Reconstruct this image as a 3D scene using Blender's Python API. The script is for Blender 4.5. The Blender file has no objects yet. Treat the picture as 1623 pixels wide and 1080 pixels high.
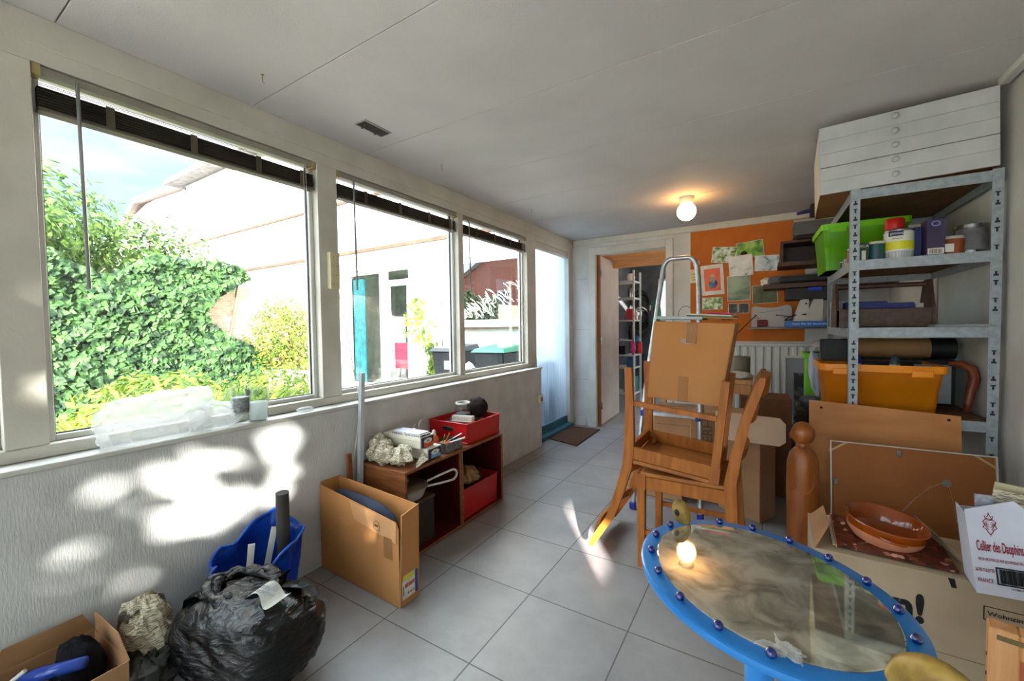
import bpy, bmesh, math, random
from mathutils import Vector, Matrix, Euler, noise
PI = math.pi
SC = bpy.context.scene
COL = SC.collection
random.seed(7)

# ------------------------------------------------------------------ materials
def lin(c):
    return tuple((x/12.92 if x <= .04045 else ((x+.055)/1.055)**2.4) for x in c)
def rgb(r, g, b):
    return lin((r/255, g/255, b/255)) + (1,)
MATS = {}
def mat(name, col, col2=None, rough=.6, metal=0, scale=6, stretch=(1,1,1), bump=0, bscale=60, bstretch=None,
        trans=0, ior=1.45, coat=0, spec=.5, detail=4, contrast=(.35,.65), kind='noise', emit=None, es=0, sss=0, alpha=1):
    if name in MATS: return MATS[name]
    m = bpy.data.materials.new(name); m.use_nodes = True
    nt = m.node_tree; N = nt.nodes; L = nt.links
    b = N['Principled BSDF']
    b.inputs['Roughness'].default_value = rough
    b.inputs['Metallic'].default_value = metal
    b.inputs['IOR'].default_value = ior
    b.inputs['Transmission Weight'].default_value = trans
    b.inputs['Coat Weight'].default_value = coat
    b.inputs['Specular IOR Level'].default_value = spec
    b.inputs['Alpha'].default_value = alpha
    tc = N.new('ShaderNodeTexCoord'); mp = N.new('ShaderNodeMapping'); mp.inputs['Scale'].default_value = stretch
    L.new(tc.outputs['Object'], mp.inputs['Vector'])
    if kind == 'noise':
        tx = N.new('ShaderNodeTexNoise'); tx.inputs['Scale'].default_value = scale; tx.inputs['Detail'].default_value = detail
        out = tx.outputs['Fac']
    elif kind == 'voronoi':
        tx = N.new('ShaderNodeTexVoronoi'); tx.inputs['Scale'].default_value = scale; out = tx.outputs['Distance']
    elif kind == 'wave':
        tx = N.new('ShaderNodeTexWave'); tx.inputs['Scale'].default_value = scale; tx.inputs['Distortion'].default_value = 3; tx.inputs['Detail'].default_value = 3
        out = tx.outputs['Fac']
    L.new(mp.outputs['Vector'], tx.inputs['Vector'])
    cr = N.new('ShaderNodeValToRGB'); cr.color_ramp.elements[0].position = contrast[0]; cr.color_ramp.elements[1].position = contrast[1]
    if col2 is None: col2 = tuple(min(255, c*.92) for c in col)
    cr.color_ramp.elements[0].color = rgb(*col2); cr.color_ramp.elements[1].color = rgb(*col)
    L.new(out, cr.inputs['Fac']); L.new(cr.outputs['Color'], b.inputs['Base Color'])
    if bump:
        nb = N.new('ShaderNodeTexNoise'); nb.inputs['Scale'].default_value = bscale; nb.inputs['Detail'].default_value = 4
        if bstretch:
            m2 = N.new('ShaderNodeMapping'); m2.inputs['Scale'].default_value = bstretch[:3]
            if len(bstretch) > 3: m2.inputs['Rotation'].default_value = (bstretch[3], 0, 0)
            L.new(tc.outputs['Object'], m2.inputs['Vector']); L.new(m2.outputs['Vector'], nb.inputs['Vector'])
        else: L.new(tc.outputs['Object'], nb.inputs['Vector'])
        bp = N.new('ShaderNodeBump'); bp.inputs['Strength'].default_value = min(1, bump); bp.inputs['Distance'].default_value = .004*max(1, bump)
        L.new(nb.outputs['Fac'], bp.inputs['Height']); L.new(bp.outputs['Normal'], b.inputs['Normal'])
    if emit:
        b.inputs['Emission Color'].default_value = rgb(*emit); b.inputs['Emission Strength'].default_value = es
    if sss:
        b.inputs['Subsurface Weight'].default_value = sss
    MATS[name] = m
    return m

white = mat('white_paint', (205,204,198), (190,189,182), rough=.5, scale=3, bump=.12, bscale=120)
offwhite = mat('cream_paint', (204,200,190), (188,184,172), rough=.5, scale=4, bump=.15, bscale=90)
plaster = mat('plaster', (206,206,205), (190,190,190), rough=.85, scale=5, bump=.38, bscale=34, bstretch=(1,5.5,1.0,.45))
ceilm = mat('ceiling_board', (194,190,188), (184,180,178), rough=.8, scale=2, bump=.25, bscale=260)
wallm = mat('wall_white', (205,204,200), (188,186,180), rough=.75, scale=3, bump=.2, bscale=60)
orange = mat('orange_paint', (190,102,14), (178,92,10), rough=.7, scale=5)
alu = mat('aluminium', (200,202,205), (170,172,176), rough=.35, metal=.85, scale=20)
galv = mat('galvanised_steel', (158,166,172), (140,148,154), rough=.5, metal=.35, scale=40)
carton = mat('cardboard', (184,128,76), (176,120,68), rough=.85, scale=3, bump=.1, bscale=200)
carton2 = mat('cardboard_grey', (180,160,134), (166,146,120), rough=.85, scale=4)
carton3 = mat('cardboard_tan', (176,134,96), (158,116,80), rough=.85, scale=4)
chairw = mat('chair_wood', (172,102,38), (146,82,26), rough=.5, scale=7, stretch=(6,6,.8), spec=.35)
chairw2 = mat('chair_wood_inner', (172,106,46), (148,86,34), rough=.6, scale=5, stretch=(1,6,6))
oldwood = mat('crate_wood', (142,88,48), (112,64,32), rough=.5, scale=6, stretch=(1,8,8))
redpaint = mat('dark_red_paint', (88,12,12), (70,9,9), rough=.5, scale=5)
redplastic = mat('red_plastic', (190,28,30), (168,20,22), rough=.35, scale=4)
black = mat('black_stuff', (24,24,26), (14,14,16), rough=.6)
darkwood = mat('dark_wood', (74,48,36), (52,32,24), rough=.5, scale=5, stretch=(8,1,8))
plywood = mat('plywood', (196,134,78), (172,112,60), rough=.6, scale=2.5, stretch=(1,1,4))
hardboard = mat('hardboard', (150,90,42), (134,78,34), rough=.75, scale=3)
pine = mat('pine', (212,158,104), (190,132,80), rough=.5, scale=5, stretch=(8,8,.8))
bluep = mat('blue_paint', (30,124,200), (22,108,184), rough=.28, scale=4, coat=.4)
bluepl = mat('blue_tarpaulin', (26,92,206), (14,64,168), rough=.28, scale=9, bump=2, bscale=18)
gold = mat('gold_paint', (176,146,72), (116,90,40), rough=.5, metal=.35, scale=22)
greenpl = mat('lime_plastic', (122,204,20), (108,188,14), rough=.35)
yellowpl = mat('yellow_plastic', (244,150,10), (232,136,6), rough=.4)
paper = mat('paper', (226,224,216), (206,202,192), rough=.8, scale=12)
terr = mat('glazed_terracotta', (156,70,10), (128,52,6), rough=.15, coat=.5, scale=5)
terr2 = mat('raw_terracotta', (206,136,100), (192,120,84), rough=.8, scale=10)
figw = mat('carved_wood', (162,92,36), (122,62,20), rough=.4, scale=5, stretch=(5,5,.6), coat=.15)
teal = mat('teal_paint', (40,92,104), (30,74,86), rough=.6)
navy = mat('navy_cloth', (44,52,72), (34,40,58), rough=.9)
doorm = mat('door_panel', (186,170,158), (172,156,144), rough=.5, scale=4)
grey = mat('grey_plastic', (120,122,126), rough=.5)
graphite = mat('graphite', (62,60,58), (50,48,46), rough=.7)
ivory = mat('ivory_plastic', (214,204,172), (204,194,160), rough=.4)
radm = mat('radiator_paint', (200,202,196), (190,192,186), rough=.4)
rustm = mat('doormat_coir', (88,56,36), (62,38,24), rough=1, scale=90, bump=1, bscale=300)
tin = mat('tin_metal', (170,172,172), (130,132,132), rough=.25, metal=.9, scale=30)
brownfur = mat('dark_fur', (34,22,18), (16,10,8), rough=1, scale=60, bump=1, bscale=140)
inkm = mat('ink_black', (22,22,22), rough=.8)
inkred = mat('ink_red', (150,34,44), rough=.8)
def glassmat(name, tint=(248,250,249), gl=.04, rough=0.0):
    m = bpy.data.materials.new(name); m.use_nodes = True; nt = m.node_tree; N = nt.nodes; L = nt.links
    N.remove(N['Principled BSDF'])
    t = N.new('ShaderNodeBsdfTransparent'); t.inputs['Color'].default_value = rgb(*tint)
    g = N.new('ShaderNodeBsdfGlossy'); g.inputs['Roughness'].default_value = rough
    lw = N.new('ShaderNodeLayerWeight'); lw.inputs['Blend'].default_value = .5
    pw = N.new('ShaderNodeMath'); pw.operation = 'POWER'; pw.inputs[1].default_value = 5; L.new(lw.outputs['Facing'], pw.inputs[0])
    fr = N.new('ShaderNodeMath'); fr.operation = 'MULTIPLY_ADD'; fr.inputs[1].default_value = 1-gl; fr.inputs[2].default_value = gl; L.new(pw.outputs[0], fr.inputs[0]); fr.use_clamp = True
    mx = N.new('ShaderNodeMixShader')
    L.new(fr.outputs[0], mx.inputs[0]); L.new(t.outputs[0], mx.inputs[1]); L.new(g.outputs[0], mx.inputs[2])
    L.new(mx.outputs[0], N['Material Output'].inputs[0])
    return m
glass = glassmat('window_glass')
def jar_glass():
    m = glassmat('jar_glass', (238,242,242), .06); return m
jarg = jar_glass()

def thin_plastic(name, col, op):
    m = bpy.data.materials.new(name); m.use_nodes = True; nt = m.node_tree; N = nt.nodes; L = nt.links
    b = N['Principled BSDF']; b.inputs['Base Color'].default_value = rgb(*col); b.inputs['Roughness'].default_value = .3
    tr = N.new('ShaderNodeBsdfTranslucent'); tr.inputs['Color'].default_value = rgb(*col)
    t = N.new('ShaderNodeBsdfTransparent')
    m1 = N.new('ShaderNodeMixShader'); m1.inputs[0].default_value = .5
    m2 = N.new('ShaderNodeMixShader'); m2.inputs[0].default_value = op
    b.inputs['Specular IOR Level'].default_value = .6
    tx = N.new('ShaderNodeTexNoise'); tx.inputs['Scale'].default_value = 14
    bp = N.new('ShaderNodeBump'); bp.inputs['Strength'].default_value = .6; bp.inputs['Distance'].default_value = .01
    L.new(tx.outputs['Fac'], bp.inputs['Height']); L.new(bp.outputs[0], b.inputs['Normal'])
    L.new(b.outputs[0], m1.inputs[1]); L.new(tr.outputs[0], m1.inputs[2])
    L.new(t.outputs[0], m2.inputs[1]); L.new(m1.outputs[0], m2.inputs[2])
    L.new(m2.outputs[0], N['Material Output'].inputs[0]); return m
clearpl = thin_plastic('clear_plastic', (226,226,224), .5)
tapem = thin_plastic('packing_tape', (206,164,110), .5)

def black_bag_mat():
    m = bpy.data.materials.new('black_bin_bag'); m.use_nodes = True; nt = m.node_tree; N = nt.nodes; L = nt.links
    b = N['Principled BSDF']; b.inputs['Base Color'].default_value = rgb(10,10,12); b.inputs['Roughness'].default_value = .24; b.inputs['Specular IOR Level'].default_value = .38
    tc = N.new('ShaderNodeTexCoord'); mp = N.new('ShaderNodeMapping'); mp.inputs['Scale'].default_value = (1,1,3.2); mp.inputs['Rotation'].default_value = (.25,.35,0)
    n1 = N.new('ShaderNodeTexNoise'); n1.inputs['Scale'].default_value = 9; n1.inputs['Detail'].default_value = 5; n1.inputs['Distortion'].default_value = 2.2
    bp = N.new('ShaderNodeBump'); bp.inputs['Strength'].default_value = .55; bp.inputs['Distance'].default_value = .03
    L.new(tc.outputs['Object'], mp.inputs[0]); L.new(mp.outputs[0], n1.inputs['Vector']); L.new(n1.outputs['Fac'], bp.inputs['Height'])
    L.new(bp.outputs[0], b.inputs['Normal']); return m
bagm = black_bag_mat()

def newspaper_mat():
    m = bpy.data.materials.new('newspaper'); m.use_nodes = True; nt = m.node_tree; N = nt.nodes; L = nt.links
    b = N['Principled BSDF']; b.inputs['Roughness'].default_value = .9
    tc = N.new('ShaderNodeTexCoord')
    wv = N.new('ShaderNodeTexNoise'); wv.inputs['Scale'].default_value = 1; wv.inputs['Detail'].default_value = 2
    mp = N.new('ShaderNodeMapping'); mp.inputs['Scale'].default_value = (60,60,420); mp.inputs['Rotation'].default_value = (.5,.4,.3)
    bl = N.new('ShaderNodeTexNoise'); bl.inputs['Scale'].default_value = 13
    cr = N.new('ShaderNodeValToRGB'); cr.color_ramp.elements[0].position = .42; cr.color_ramp.elements[1].position = .55
    cr.color_ramp.elements[0].color = rgb(124,118,104); cr.color_ramp.elements[1].color = rgb(206,196,170)
    cr2 = N.new('ShaderNodeValToRGB'); cr2.color_ramp.elements[0].position = .36; cr2.color_ramp.elements[1].position = .40
    cr2.color_ramp.elements[0].color = rgb(110,108,106); cr2.color_ramp.elements[1].color = (1,1,1,1)
    mx = N.new('ShaderNodeMix'); mx.data_type = 'RGBA'; mx.blend_type = 'MULTIPLY'; mx.inputs[0].default_value = 1
    L.new(tc.outputs['Object'], mp.inputs[0]); L.new(mp.outputs[0], wv.inputs['Vector']); L.new(wv.outputs['Fac'], cr.inputs[0])
    L.new(tc.outputs['Object'], bl.inputs['Vector']); L.new(bl.outputs['Fac'], cr2.inputs[0])
    L.new(cr.outputs[0], mx.inputs[6]); L.new(cr2.outputs[0], mx.inputs[7]); L.new(mx.outputs[2], b.inputs['Base Color'])
    return m
newsm = newspaper_mat()

def pic_mat(name, cols, scale=9, seed=0):
    """loose painted print: several colours in soft blotches"""
    m = bpy.data.materials.new(name); m.use_nodes = True; nt = m.node_tree; N = nt.nodes; L = nt.links
    b = N['Principled BSDF']; b.inputs['Roughness'].default_value = .5
    tc = N.new('ShaderNodeTexCoord'); mp = N.new('ShaderNodeMapping'); mp.inputs['Location'].default_value = (seed*3.1, seed*1.7, seed)
    tx = N.new('ShaderNodeTexNoise'); tx.inputs['Scale'].default_value = scale; tx.inputs['Detail'].default_value = 3; tx.inputs['Distortion'].default_value = .6
    cr = N.new('ShaderNodeValToRGB'); e = cr.color_ramp.elements
    n = len(cols)
    for i in range(n-2): e.new(.5)
    for i, c in enumerate(cols): e[i].position = .3+.4*i/(n-1); e[i].color = rgb(*c)
    L.new(tc.outputs['Object'], mp.inputs[0]); L.new(mp.outputs[0], tx.inputs['Vector']); L.new(tx.outputs['Fac'], cr.inputs[0]); L.new(cr.outputs[0], b.inputs['Base Color'])
    return m

# ------------------------------------------------------------------ mesh helpers
def BM(): return bmesh.new()
def RX(a): return Matrix.Rotation(a, 4, 'X')
def RY(a): return Matrix.Rotation(a, 4, 'Y')
def RZ(a): return Matrix.Rotation(a, 4, 'Z')
def TR(x, y, z): return Matrix.Translation((x, y, z))
def box(bm, x0, x1, y0, y1, z0, z1, M=None, bev=0, seg=1):
    r = bmesh.ops.create_cube(bm, size=1)
    T = TR((x0+x1)/2, (y0+y1)/2, (z0+z1)/2) @ Matrix.Diagonal((abs(x1-x0), abs(y1-y0), abs(z1-z0), 1))
    bmesh.ops.transform(bm, matrix=T, verts=r['verts'])
    vs = r['verts']
    if bev:
        es = list({e for v in vs for e in v.link_edges})
        rr = bmesh.ops.bevel(bm, geom=es, offset=bev, segments=seg, affect='EDGES', profile=.5)
        vs = list({v for f in rr['faces'] for v in f.verts} | {v for v in vs if v.is_valid})
    if M is not None: bmesh.ops.transform(bm, matrix=M, verts=[v for v in vs if v.is_valid])
    return vs
def hexa(bm, bot, top):
    """eight-cornered block: bot and top are lists of four points"""
    v = [bm.verts.new(p) for p in list(bot)+list(top)]
    for f in ((3,2,1,0),(4,5,6,7),(0,1,5,4),(1,2,6,5),(2,3,7,6),(3,0,4,7)): bm.faces.new([v[i] for i in f])
    return v
def prism(bm, pts, d, M=None):
    """pts: 2D polygon in XZ, extruded by d along Y"""
    a = [bm.verts.new((p[0], 0, p[1])) for p in pts]; b = [bm.verts.new((p[0], d, p[1])) for p in pts]
    n = len(pts)
    bm.faces.new(a); bm.faces.new(b[::-1])
    for i in range(n): bm.faces.new((a[i], b[i], b[(i+1) % n], a[(i+1) % n]))
    if M is not None: bmesh.ops.transform(bm, matrix=M, verts=a+b)
    return a+b
def tube(bm, pts, r, n=10, caps=True, close=False):
    pts = [Vector(p) for p in pts]; m = len(pts); rings = []
    rs = r if isinstance(r, (list, tuple)) else [r]*m
    up = Vector((0,0,1)); prev = None
    for i, p in enumerate(pts):
        if close: t = (pts[(i+1) % m]-pts[i-1]).normalized()
        else: t = (pts[min(i+1, m-1)]-pts[max(i-1, 0)]).normalized()
        if prev is None:
            a = t.cross(up)
            if a.length < .05: a = t.cross(Vector((1,0,0)))
            a.normalize()
        else:
            a = (prev-t*prev.dot(t)).normalized()
        prev = a; b = t.cross(a)
        rings.append([bm.verts.new(p+(a*math.cos(2*PI*k/n)+b*math.sin(2*PI*k/n))*rs[i]) for k in range(n)])
    rg = range(m if close else m-1)
    for i in rg:
        A, B = rings[i], rings[(i+1) % m]
        for k in range(n): bm.faces.new((A[k], A[(k+1) % n], B[(k+1) % n], B[k]))
    if caps and not close: bm.faces.new(rings[0][::-1]); bm.faces.new(rings[-1])
    return [v for R_ in rings for v in R_]
def lathe(bm, prof, n=28, M=None, sx=1, sy=1):
    rings = []
    for r, z in prof:
        if r < 1e-5: rings.append([bm.verts.new((0, 0, z))])
        else: rings.append([bm.verts.new((r*math.cos(2*PI*k/n)*sx, r*math.sin(2*PI*k/n)*sy, z)) for k in range(n)])
    for A, B in zip(rings, rings[1:]):
        for k in range(n):
            k2 = (k+1) % n
            if len(A) == 1 and len(B) == 1: continue
            if len(A) == 1: bm.faces.new((A[0], B[k2], B[k]))
            elif len(B) == 1: bm.faces.new((A[k], A[k2], B[0]))
            else: bm.faces.new((A[k], A[k2], B[k2], B[k]))
    vs = [v for R_ in rings for v in R_]
    if M is not None: bmesh.ops.transform(bm, matrix=M, verts=vs)
    return vs
def ball(bm, c, r, seg=24, M=None, fn=None):
    """r: radius or 3 radii; fn(unit vector) -> factor"""
    rr = (r, r, r) if not isinstance(r, (tuple, list)) else r
    R_ = bmesh.ops.create_uvsphere(bm, u_segments=seg, v_segments=max(6, seg//2), radius=1)
    for v in R_['verts']:
        u = v.co.normalized(); k = fn(u) if fn else 1
        p = Vector((u.x*rr[0]*k, u.y*rr[1]*k, u.z*rr[2]*k))
        if M is not None: p = M @ p
        v.co = p+Vector(c)
    return R_['verts']
def obj(name, bm, m, parent=None, smooth=False, loc=None):
    bmesh.ops.recalc_face_normals(bm, faces=bm.faces)
    me = bpy.data.meshes.new(name); bm.to_mesh(me); bm.free()
    if isinstance(m, (list, tuple)):
        for q in m: me.materials.append(q)
    else: me.materials.append(m)
    if smooth:
        for p in me.polygons: p.use_smooth = True
        if smooth != 'full':
            try: me.set_sharp_from_angle(angle=math.radians(40))
            except Exception: pass
    o = bpy.data.objects.new(name, me); COL.objects.link(o)
    if parent is not None: o.parent = parent
    if loc is not None: o.location = loc
    return o
def tag(o, label=None, cat=None, group=None, kind=None):
    if label: o['label'] = label
    if cat: o['category'] = cat
    if group: o['group'] = group
    if kind: o['kind'] = kind
    return o
def thing(name, label, cat, loc=(0,0,0), rz=0, group=None, rot=None):
    o = bpy.data.objects.new(name, None); COL.objects.link(o); o.empty_display_size = .05
    o.location = loc; o.rotation_euler = rot if rot else (0, 0, rz)
    return tag(o, label, cat, group)
def struct(name, bm, m, smooth=False, label=None):
    o = obj(name, bm, m, smooth=smooth); o['kind'] = 'structure'
    if label: o['label'] = label
    return o
def bx(name, m, parent, *a, **k):
    bm = BM(); box(bm, *a, **k); return obj(name, bm, m, parent)
def text(name, s, size, m, parent, M, ext=.0004, sx=1, align='CENTER', shear=0, bold=0):
    cu = bpy.data.curves.new(name, 'FONT'); cu.body = s; cu.size = size; cu.align_x = align; cu.align_y = 'CENTER'
    cu.extrude = ext; cu.shear = shear; cu.offset = bold
    cu.materials.append(m)
    tmp = bpy.data.objects.new(name+'_src', cu); COL.objects.link(tmp)
    bpy.context.view_layer.update()
    me = bpy.data.meshes.new_from_object(tmp.evaluated_get(bpy.context.evaluated_depsgraph_get()))
    bpy.data.objects.remove(tmp); bpy.data.curves.remove(cu)
    o = bpy.data.objects.new(name, me); COL.objects.link(o); o.parent = parent
    o.matrix_local = M @ Matrix.Diagonal((sx, 1, 1, 1)); return o
def face_x(x, y, z):   # text/plane facing +X
    return TR(x, y, z) @ Matrix(((0,0,1,0),(1,0,0,0),(0,1,0,0),(0,0,0,1)))
def face_ny(x, y, z):  # facing -Y (towards the camera)
    return TR(x, y, z) @ Matrix(((1,0,0,0),(0,0,-1,0),(0,1,0,0),(0,0,0,1)))
def copy_tree(o, parent=None):
    c = o.copy(); COL.objects.link(c)
    if parent is not None: c.parent = parent
    for ch in list(o.children): copy_tree(ch, c)
    return c

# ------------------------------------------------------------------ camera
f_px = 651.1258
R3 = Vector((0.84982888, 0.52687298, -0.01399043)); U3 = Vector((-0.00579681, 0.03588623, 0.99933907)); F3 = Vector((-0.52702682, 0.8491861, -0.03355134))
cd = bpy.data.cameras.new('camera'); cam = bpy.data.objects.new('camera', cd); COL.objects.link(cam)
cd.sensor_width = 36; cd.lens = f_px/1623*36; cd.clip_start = .02; cd.clip_end = 400
cam.matrix_world = Matrix(((R3.x, U3.x, -F3.x, 0), (R3.y, U3.y, -F3.y, 0), (R3.z, U3.z, -F3.z, 1.2267), (0,0,0,1)))
SC.camera = cam

# ------------------------------------------------------------------ room shell
H = 2.263; YB = -1.6; YF = 4.72; XR = .89; XW = -1.95
def floor_mat():
    m = bpy.data.materials.new('floor_tiles'); m.use_nodes = True; nt = m.node_tree; N = nt.nodes; L = nt.links
    b = N['Principled BSDF']
    tc = N.new('ShaderNodeTexCoord')
    mp = N.new('ShaderNodeMapping'); mp.inputs['Location'].default_value = (.91627/.45, -1.14883/.45, 0); mp.inputs['Scale'].default_value = (1/.45, 1/.45, 1)
    L.new(tc.outputs['Object'], mp.inputs[0])
    sp = N.new('ShaderNodeSeparateXYZ'); L.new(mp.outputs[0], sp.inputs[0])
    def mth(op, a, bb=None):
        n = N.new('ShaderNodeMath'); n.operation = op
        for i, v in enumerate((a, bb)):
            if v is None: continue
            if isinstance(v, (int, float)): n.inputs[i].default_value = v
            else: L.new(v, n.inputs[i])
        return n.outputs[0]
    ds = []; fl = []
    for ax in ('X', 'Y'):
        fr = mth('FRACT', sp.outputs[ax]); d = mth('ABSOLUTE', mth('SUBTRACT', fr, .5)); ds.append(mth('SUBTRACT', .5, d)); fl.append(mth('FLOOR', sp.outputs[ax]))
    dm = mth('MINIMUM', ds[0], ds[1]); g = mth('LESS_THAN', dm, .0055)
    cb = N.new('ShaderNodeCombineXYZ'); L.new(fl[0], cb.inputs[0]); L.new(fl[1], cb.inputs[1])
    wn = N.new('ShaderNodeTexWhiteNoise'); wn.noise_dimensions = '3D'; L.new(cb.outputs[0], wn.inputs['Vector'])
    ns = N.new('ShaderNodeTexNoise'); ns.inputs['Scale'].default_value = 3.5; ns.inputs['Detail'].default_value = 7; ns.inputs['Roughness'].default_value = .65
    L.new(tc.outputs['Object'], ns.inputs['Vector'])
    cr = N.new('ShaderNodeValToRGB'); cr.color_ramp.elements[0].position = .3; cr.color_ramp.elements[1].position = .7
    cr.color_ramp.elements[0].color = rgb(120,117,117); cr.color_ramp.elements[1].color = rgb(144,141,141)
    v = mth('ADD', ns.outputs['Fac'], mth('MULTIPLY', mth('SUBTRACT', wn.outputs['Value'], .5), .12)); L.new(v, cr.inputs[0])
    mx = N.new('ShaderNodeMix'); mx.data_type = 'RGBA'; L.new(g, mx.inputs[0]); L.new(cr.outputs[0], mx.inputs[6]); mx.inputs[7].default_value = rgb(84,82,80)
    L.new(mx.outputs[2], b.inputs['Base Color'])
    r = mth('ADD', mth('MULTIPLY', ns.outputs['Fac'], .2), mth('MULTIPLY', g, .4)); r2 = mth('ADD', r, .3); L.new(r2, b.inputs['Roughness'])
    bp = N.new('ShaderNodeBump'); bp.inputs['Strength'].default_value = .5; bp.inputs['Distance'].default_value = .003
    L.new(mth('MULTIPLY', g, -1), bp.inputs['Height']); L.new(bp.outputs[0], b.inputs['Normal'])
    return m
bm = BM(); box(bm, -2.35, 1.1, YB-.2, 8.2, -.12, 0); struct('floor', bm, floor_mat())
# ceiling boards with narrow seams
seams = [-2.1, -1.49, -.86, -.235, .3995, 1.02, 1.6523, 2.3063, 2.9403, 3.5885, 4.22, 4.9]
bm = BM()
for a, b in zip(seams, seams[1:]):
    box(bm, -2.03, 1.0, a+.0018, b-.0018, H, H+.03, bev=.0015)
box(bm, -2.2, 1.1, -2.1, 4.95, H+.03, H+.16)
struct('ceiling', bm, ceilm)
# low wall under the windows
bm = BM(); box(bm, XW-.2, XW, YB, 3.70, 0, .795, bev=.006, seg=2); struct('wall_left', bm, plaster, label='white plastered low wall under the windows')
# plaster strip behind, above the header
bm = BM(); box(bm, -2.16, -2.026, YB, 4.72, 2.165, H, bev=.002); struct('trim_1', bm, offwhite)
bm = BM(); box(bm, -2.15, -2.034, YB, 4.72, 2.112, 2.166); struct('trim_2', bm, offwhite)
bm = BM(); box(bm, -2.12, -1.938, YB, 3.705, .795, .812, bev=.004, seg=2); struct('trim_3', bm, white, label='white window sill board')
# far wall with doorway
bm = BM()
box(bm, -2.3, -1.76, YF, YF+.12, 0, H); box(bm, -.92, 1.1, YF, YF+.12, 0, H); box(bm, -1.76, -.92, YF, YF+.12, 2.085, H)
for z in (.51, 1.0, 1.68):
    pass
struct('wall_far', bm, wallm)
bm = BM(); box(bm, -2.026, XR, YF-.022, YF, 2.195, H, bev=.006); struct('trim_4', bm, offwhite, label='white crown strip along the far wall')
bm = BM(); box(bm, -.69, .30, YF-.008, YF, 1.05, 2.196); struct('trim_5', bm, orange, label='orange painted panel on the far wall')
bm = BM(); box(bm, -2.026, -1.87, YF-.012, YF, 0, .11, bev=.004); struct('baseboard_far', bm, offwhite)
# right and back walls, unseen, with openings added to let light in
bm = BM()
for a in ((YB-.12, -1.45, 0, H), (-1.45, -.45, 0, .1), (-1.45, -.45, 2.12, H), (-.45, -.42, 0, H), (-.06, YF+.12, 0, H), (-.42, -.06, 0, .70), (-.42, -.06, .97, H)):
    box(bm, XR, XR+.14, a[0], a[1], a[2], a[3])
struct('wall_right', bm, wallm)
bm = BM()
for a in ((-2.2, -1.75, 0, H), (.70, XR, 0, H), (-1.75, .70, 0, .12), (-1.75, .70, 2.12, H)):
    box(bm, a[0], a[1], YB-.12, YB, a[2], a[3])
struct('wall_back', bm, wallm)
bm = BM()
for x in (-1.75, -.93, .66): box(bm, x, x+.04, YB-.09, YB-.03, .12, 2.12)
for z in (.12, 2.08): box(bm, -1.75, .70, YB-.09, YB-.03, z, z+.04)
struct('added_window_5', bm, white)  # unseen rear glazing, added so sun patches and daylight reach the room
bm = BM(); box(bm, -1.73, .68, YB-.063, YB-.057, .14, 2.1); o = obj('glass_pane', bm, glass, bpy.data.objects['added_window_5'])
bm = BM()
for y in (-.42, -.08): box(bm, XR+.04, XR+.1, y, y+.02, .70, .97)
for z in (.70, .95): box(bm, XR+.04, XR+.1, -.42, -.06, z, z+.02)
for y in (-1.45, -.49): box(bm, XR+.04, XR+.1, y, y+.04, .1, 2.12)
for z in (.1, 2.08): box(bm, XR+.04, XR+.1, -1.45, -.45, z, z+.04)
w6 = struct('added_window_6', bm, white)  # unseen openings added: small one for the floor sun patch, large for fill
bx('glass_pane', glass, w6, XR+.067, XR+.073, -1.41, -.49, .14, 2.08)

# ------------------------------------------------------------------ windows in the left wall
def window(nm, y0, y1):
    """fixed frame around the light opening y0..y1"""
    bm = BM()
    z0, z1 = .855, 2.112
    # sash
    s = .022
    box(bm, -2.125, -2.075, y0, y0+s, z0, z1, bev=.003); box(bm, -2.125, -2.075, y1-s, y1, z0, z1, bev=.003)
    box(bm, -2.125, -2.075, y0+s, y1-s, z0, z0+s, bev=.003); box(bm, -2.125, -2.075, y0+s, y1-s, z1-s, z1, bev=.003)
    w = struct(nm, bm, white)
    bm = BM()
    g = .004
    for a in ((y0+s, y0+s+g, z0+s, z1-s), (y1-s-g, y1-s, z0+s, z1-s), (y0+s, y1-s, z0+s, z0+s+g)): box(bm, -2.104, -2.094, *a)
    obj('gasket', bm, black, w)
    bm = BM(); box(bm, -2.102, -2.098, y0+s, y1-s, z0+s, z1-s); obj('glass_pane', bm, glass, w)
    return w
window('window_1', -.72, .243); window('window_2', .34, 1.335); window('window_3', 1.452, 2.505); window('window_4', 2.567, 3.575)
bm = BM()
for a, b in ((-.80, -.72), (.243, .34), (1.335, 1.452), (2.505, 2.567), (3.575, 3.72)):
    box(bm, -2.14, -2.03, a, b, .857, 2.111, bev=.003, seg=2)
box(bm, -2.14, -2.031, YB, 3.70, .813, .856, bev=.005, seg=2)
struct('trim_6', bm, offwhite, label='white window posts and bottom rail')
bm = BM(); box(bm, -2.12, -2.05, YB, -.80, .8, 2.12); struct('wall_corner', bm, white)

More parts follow.
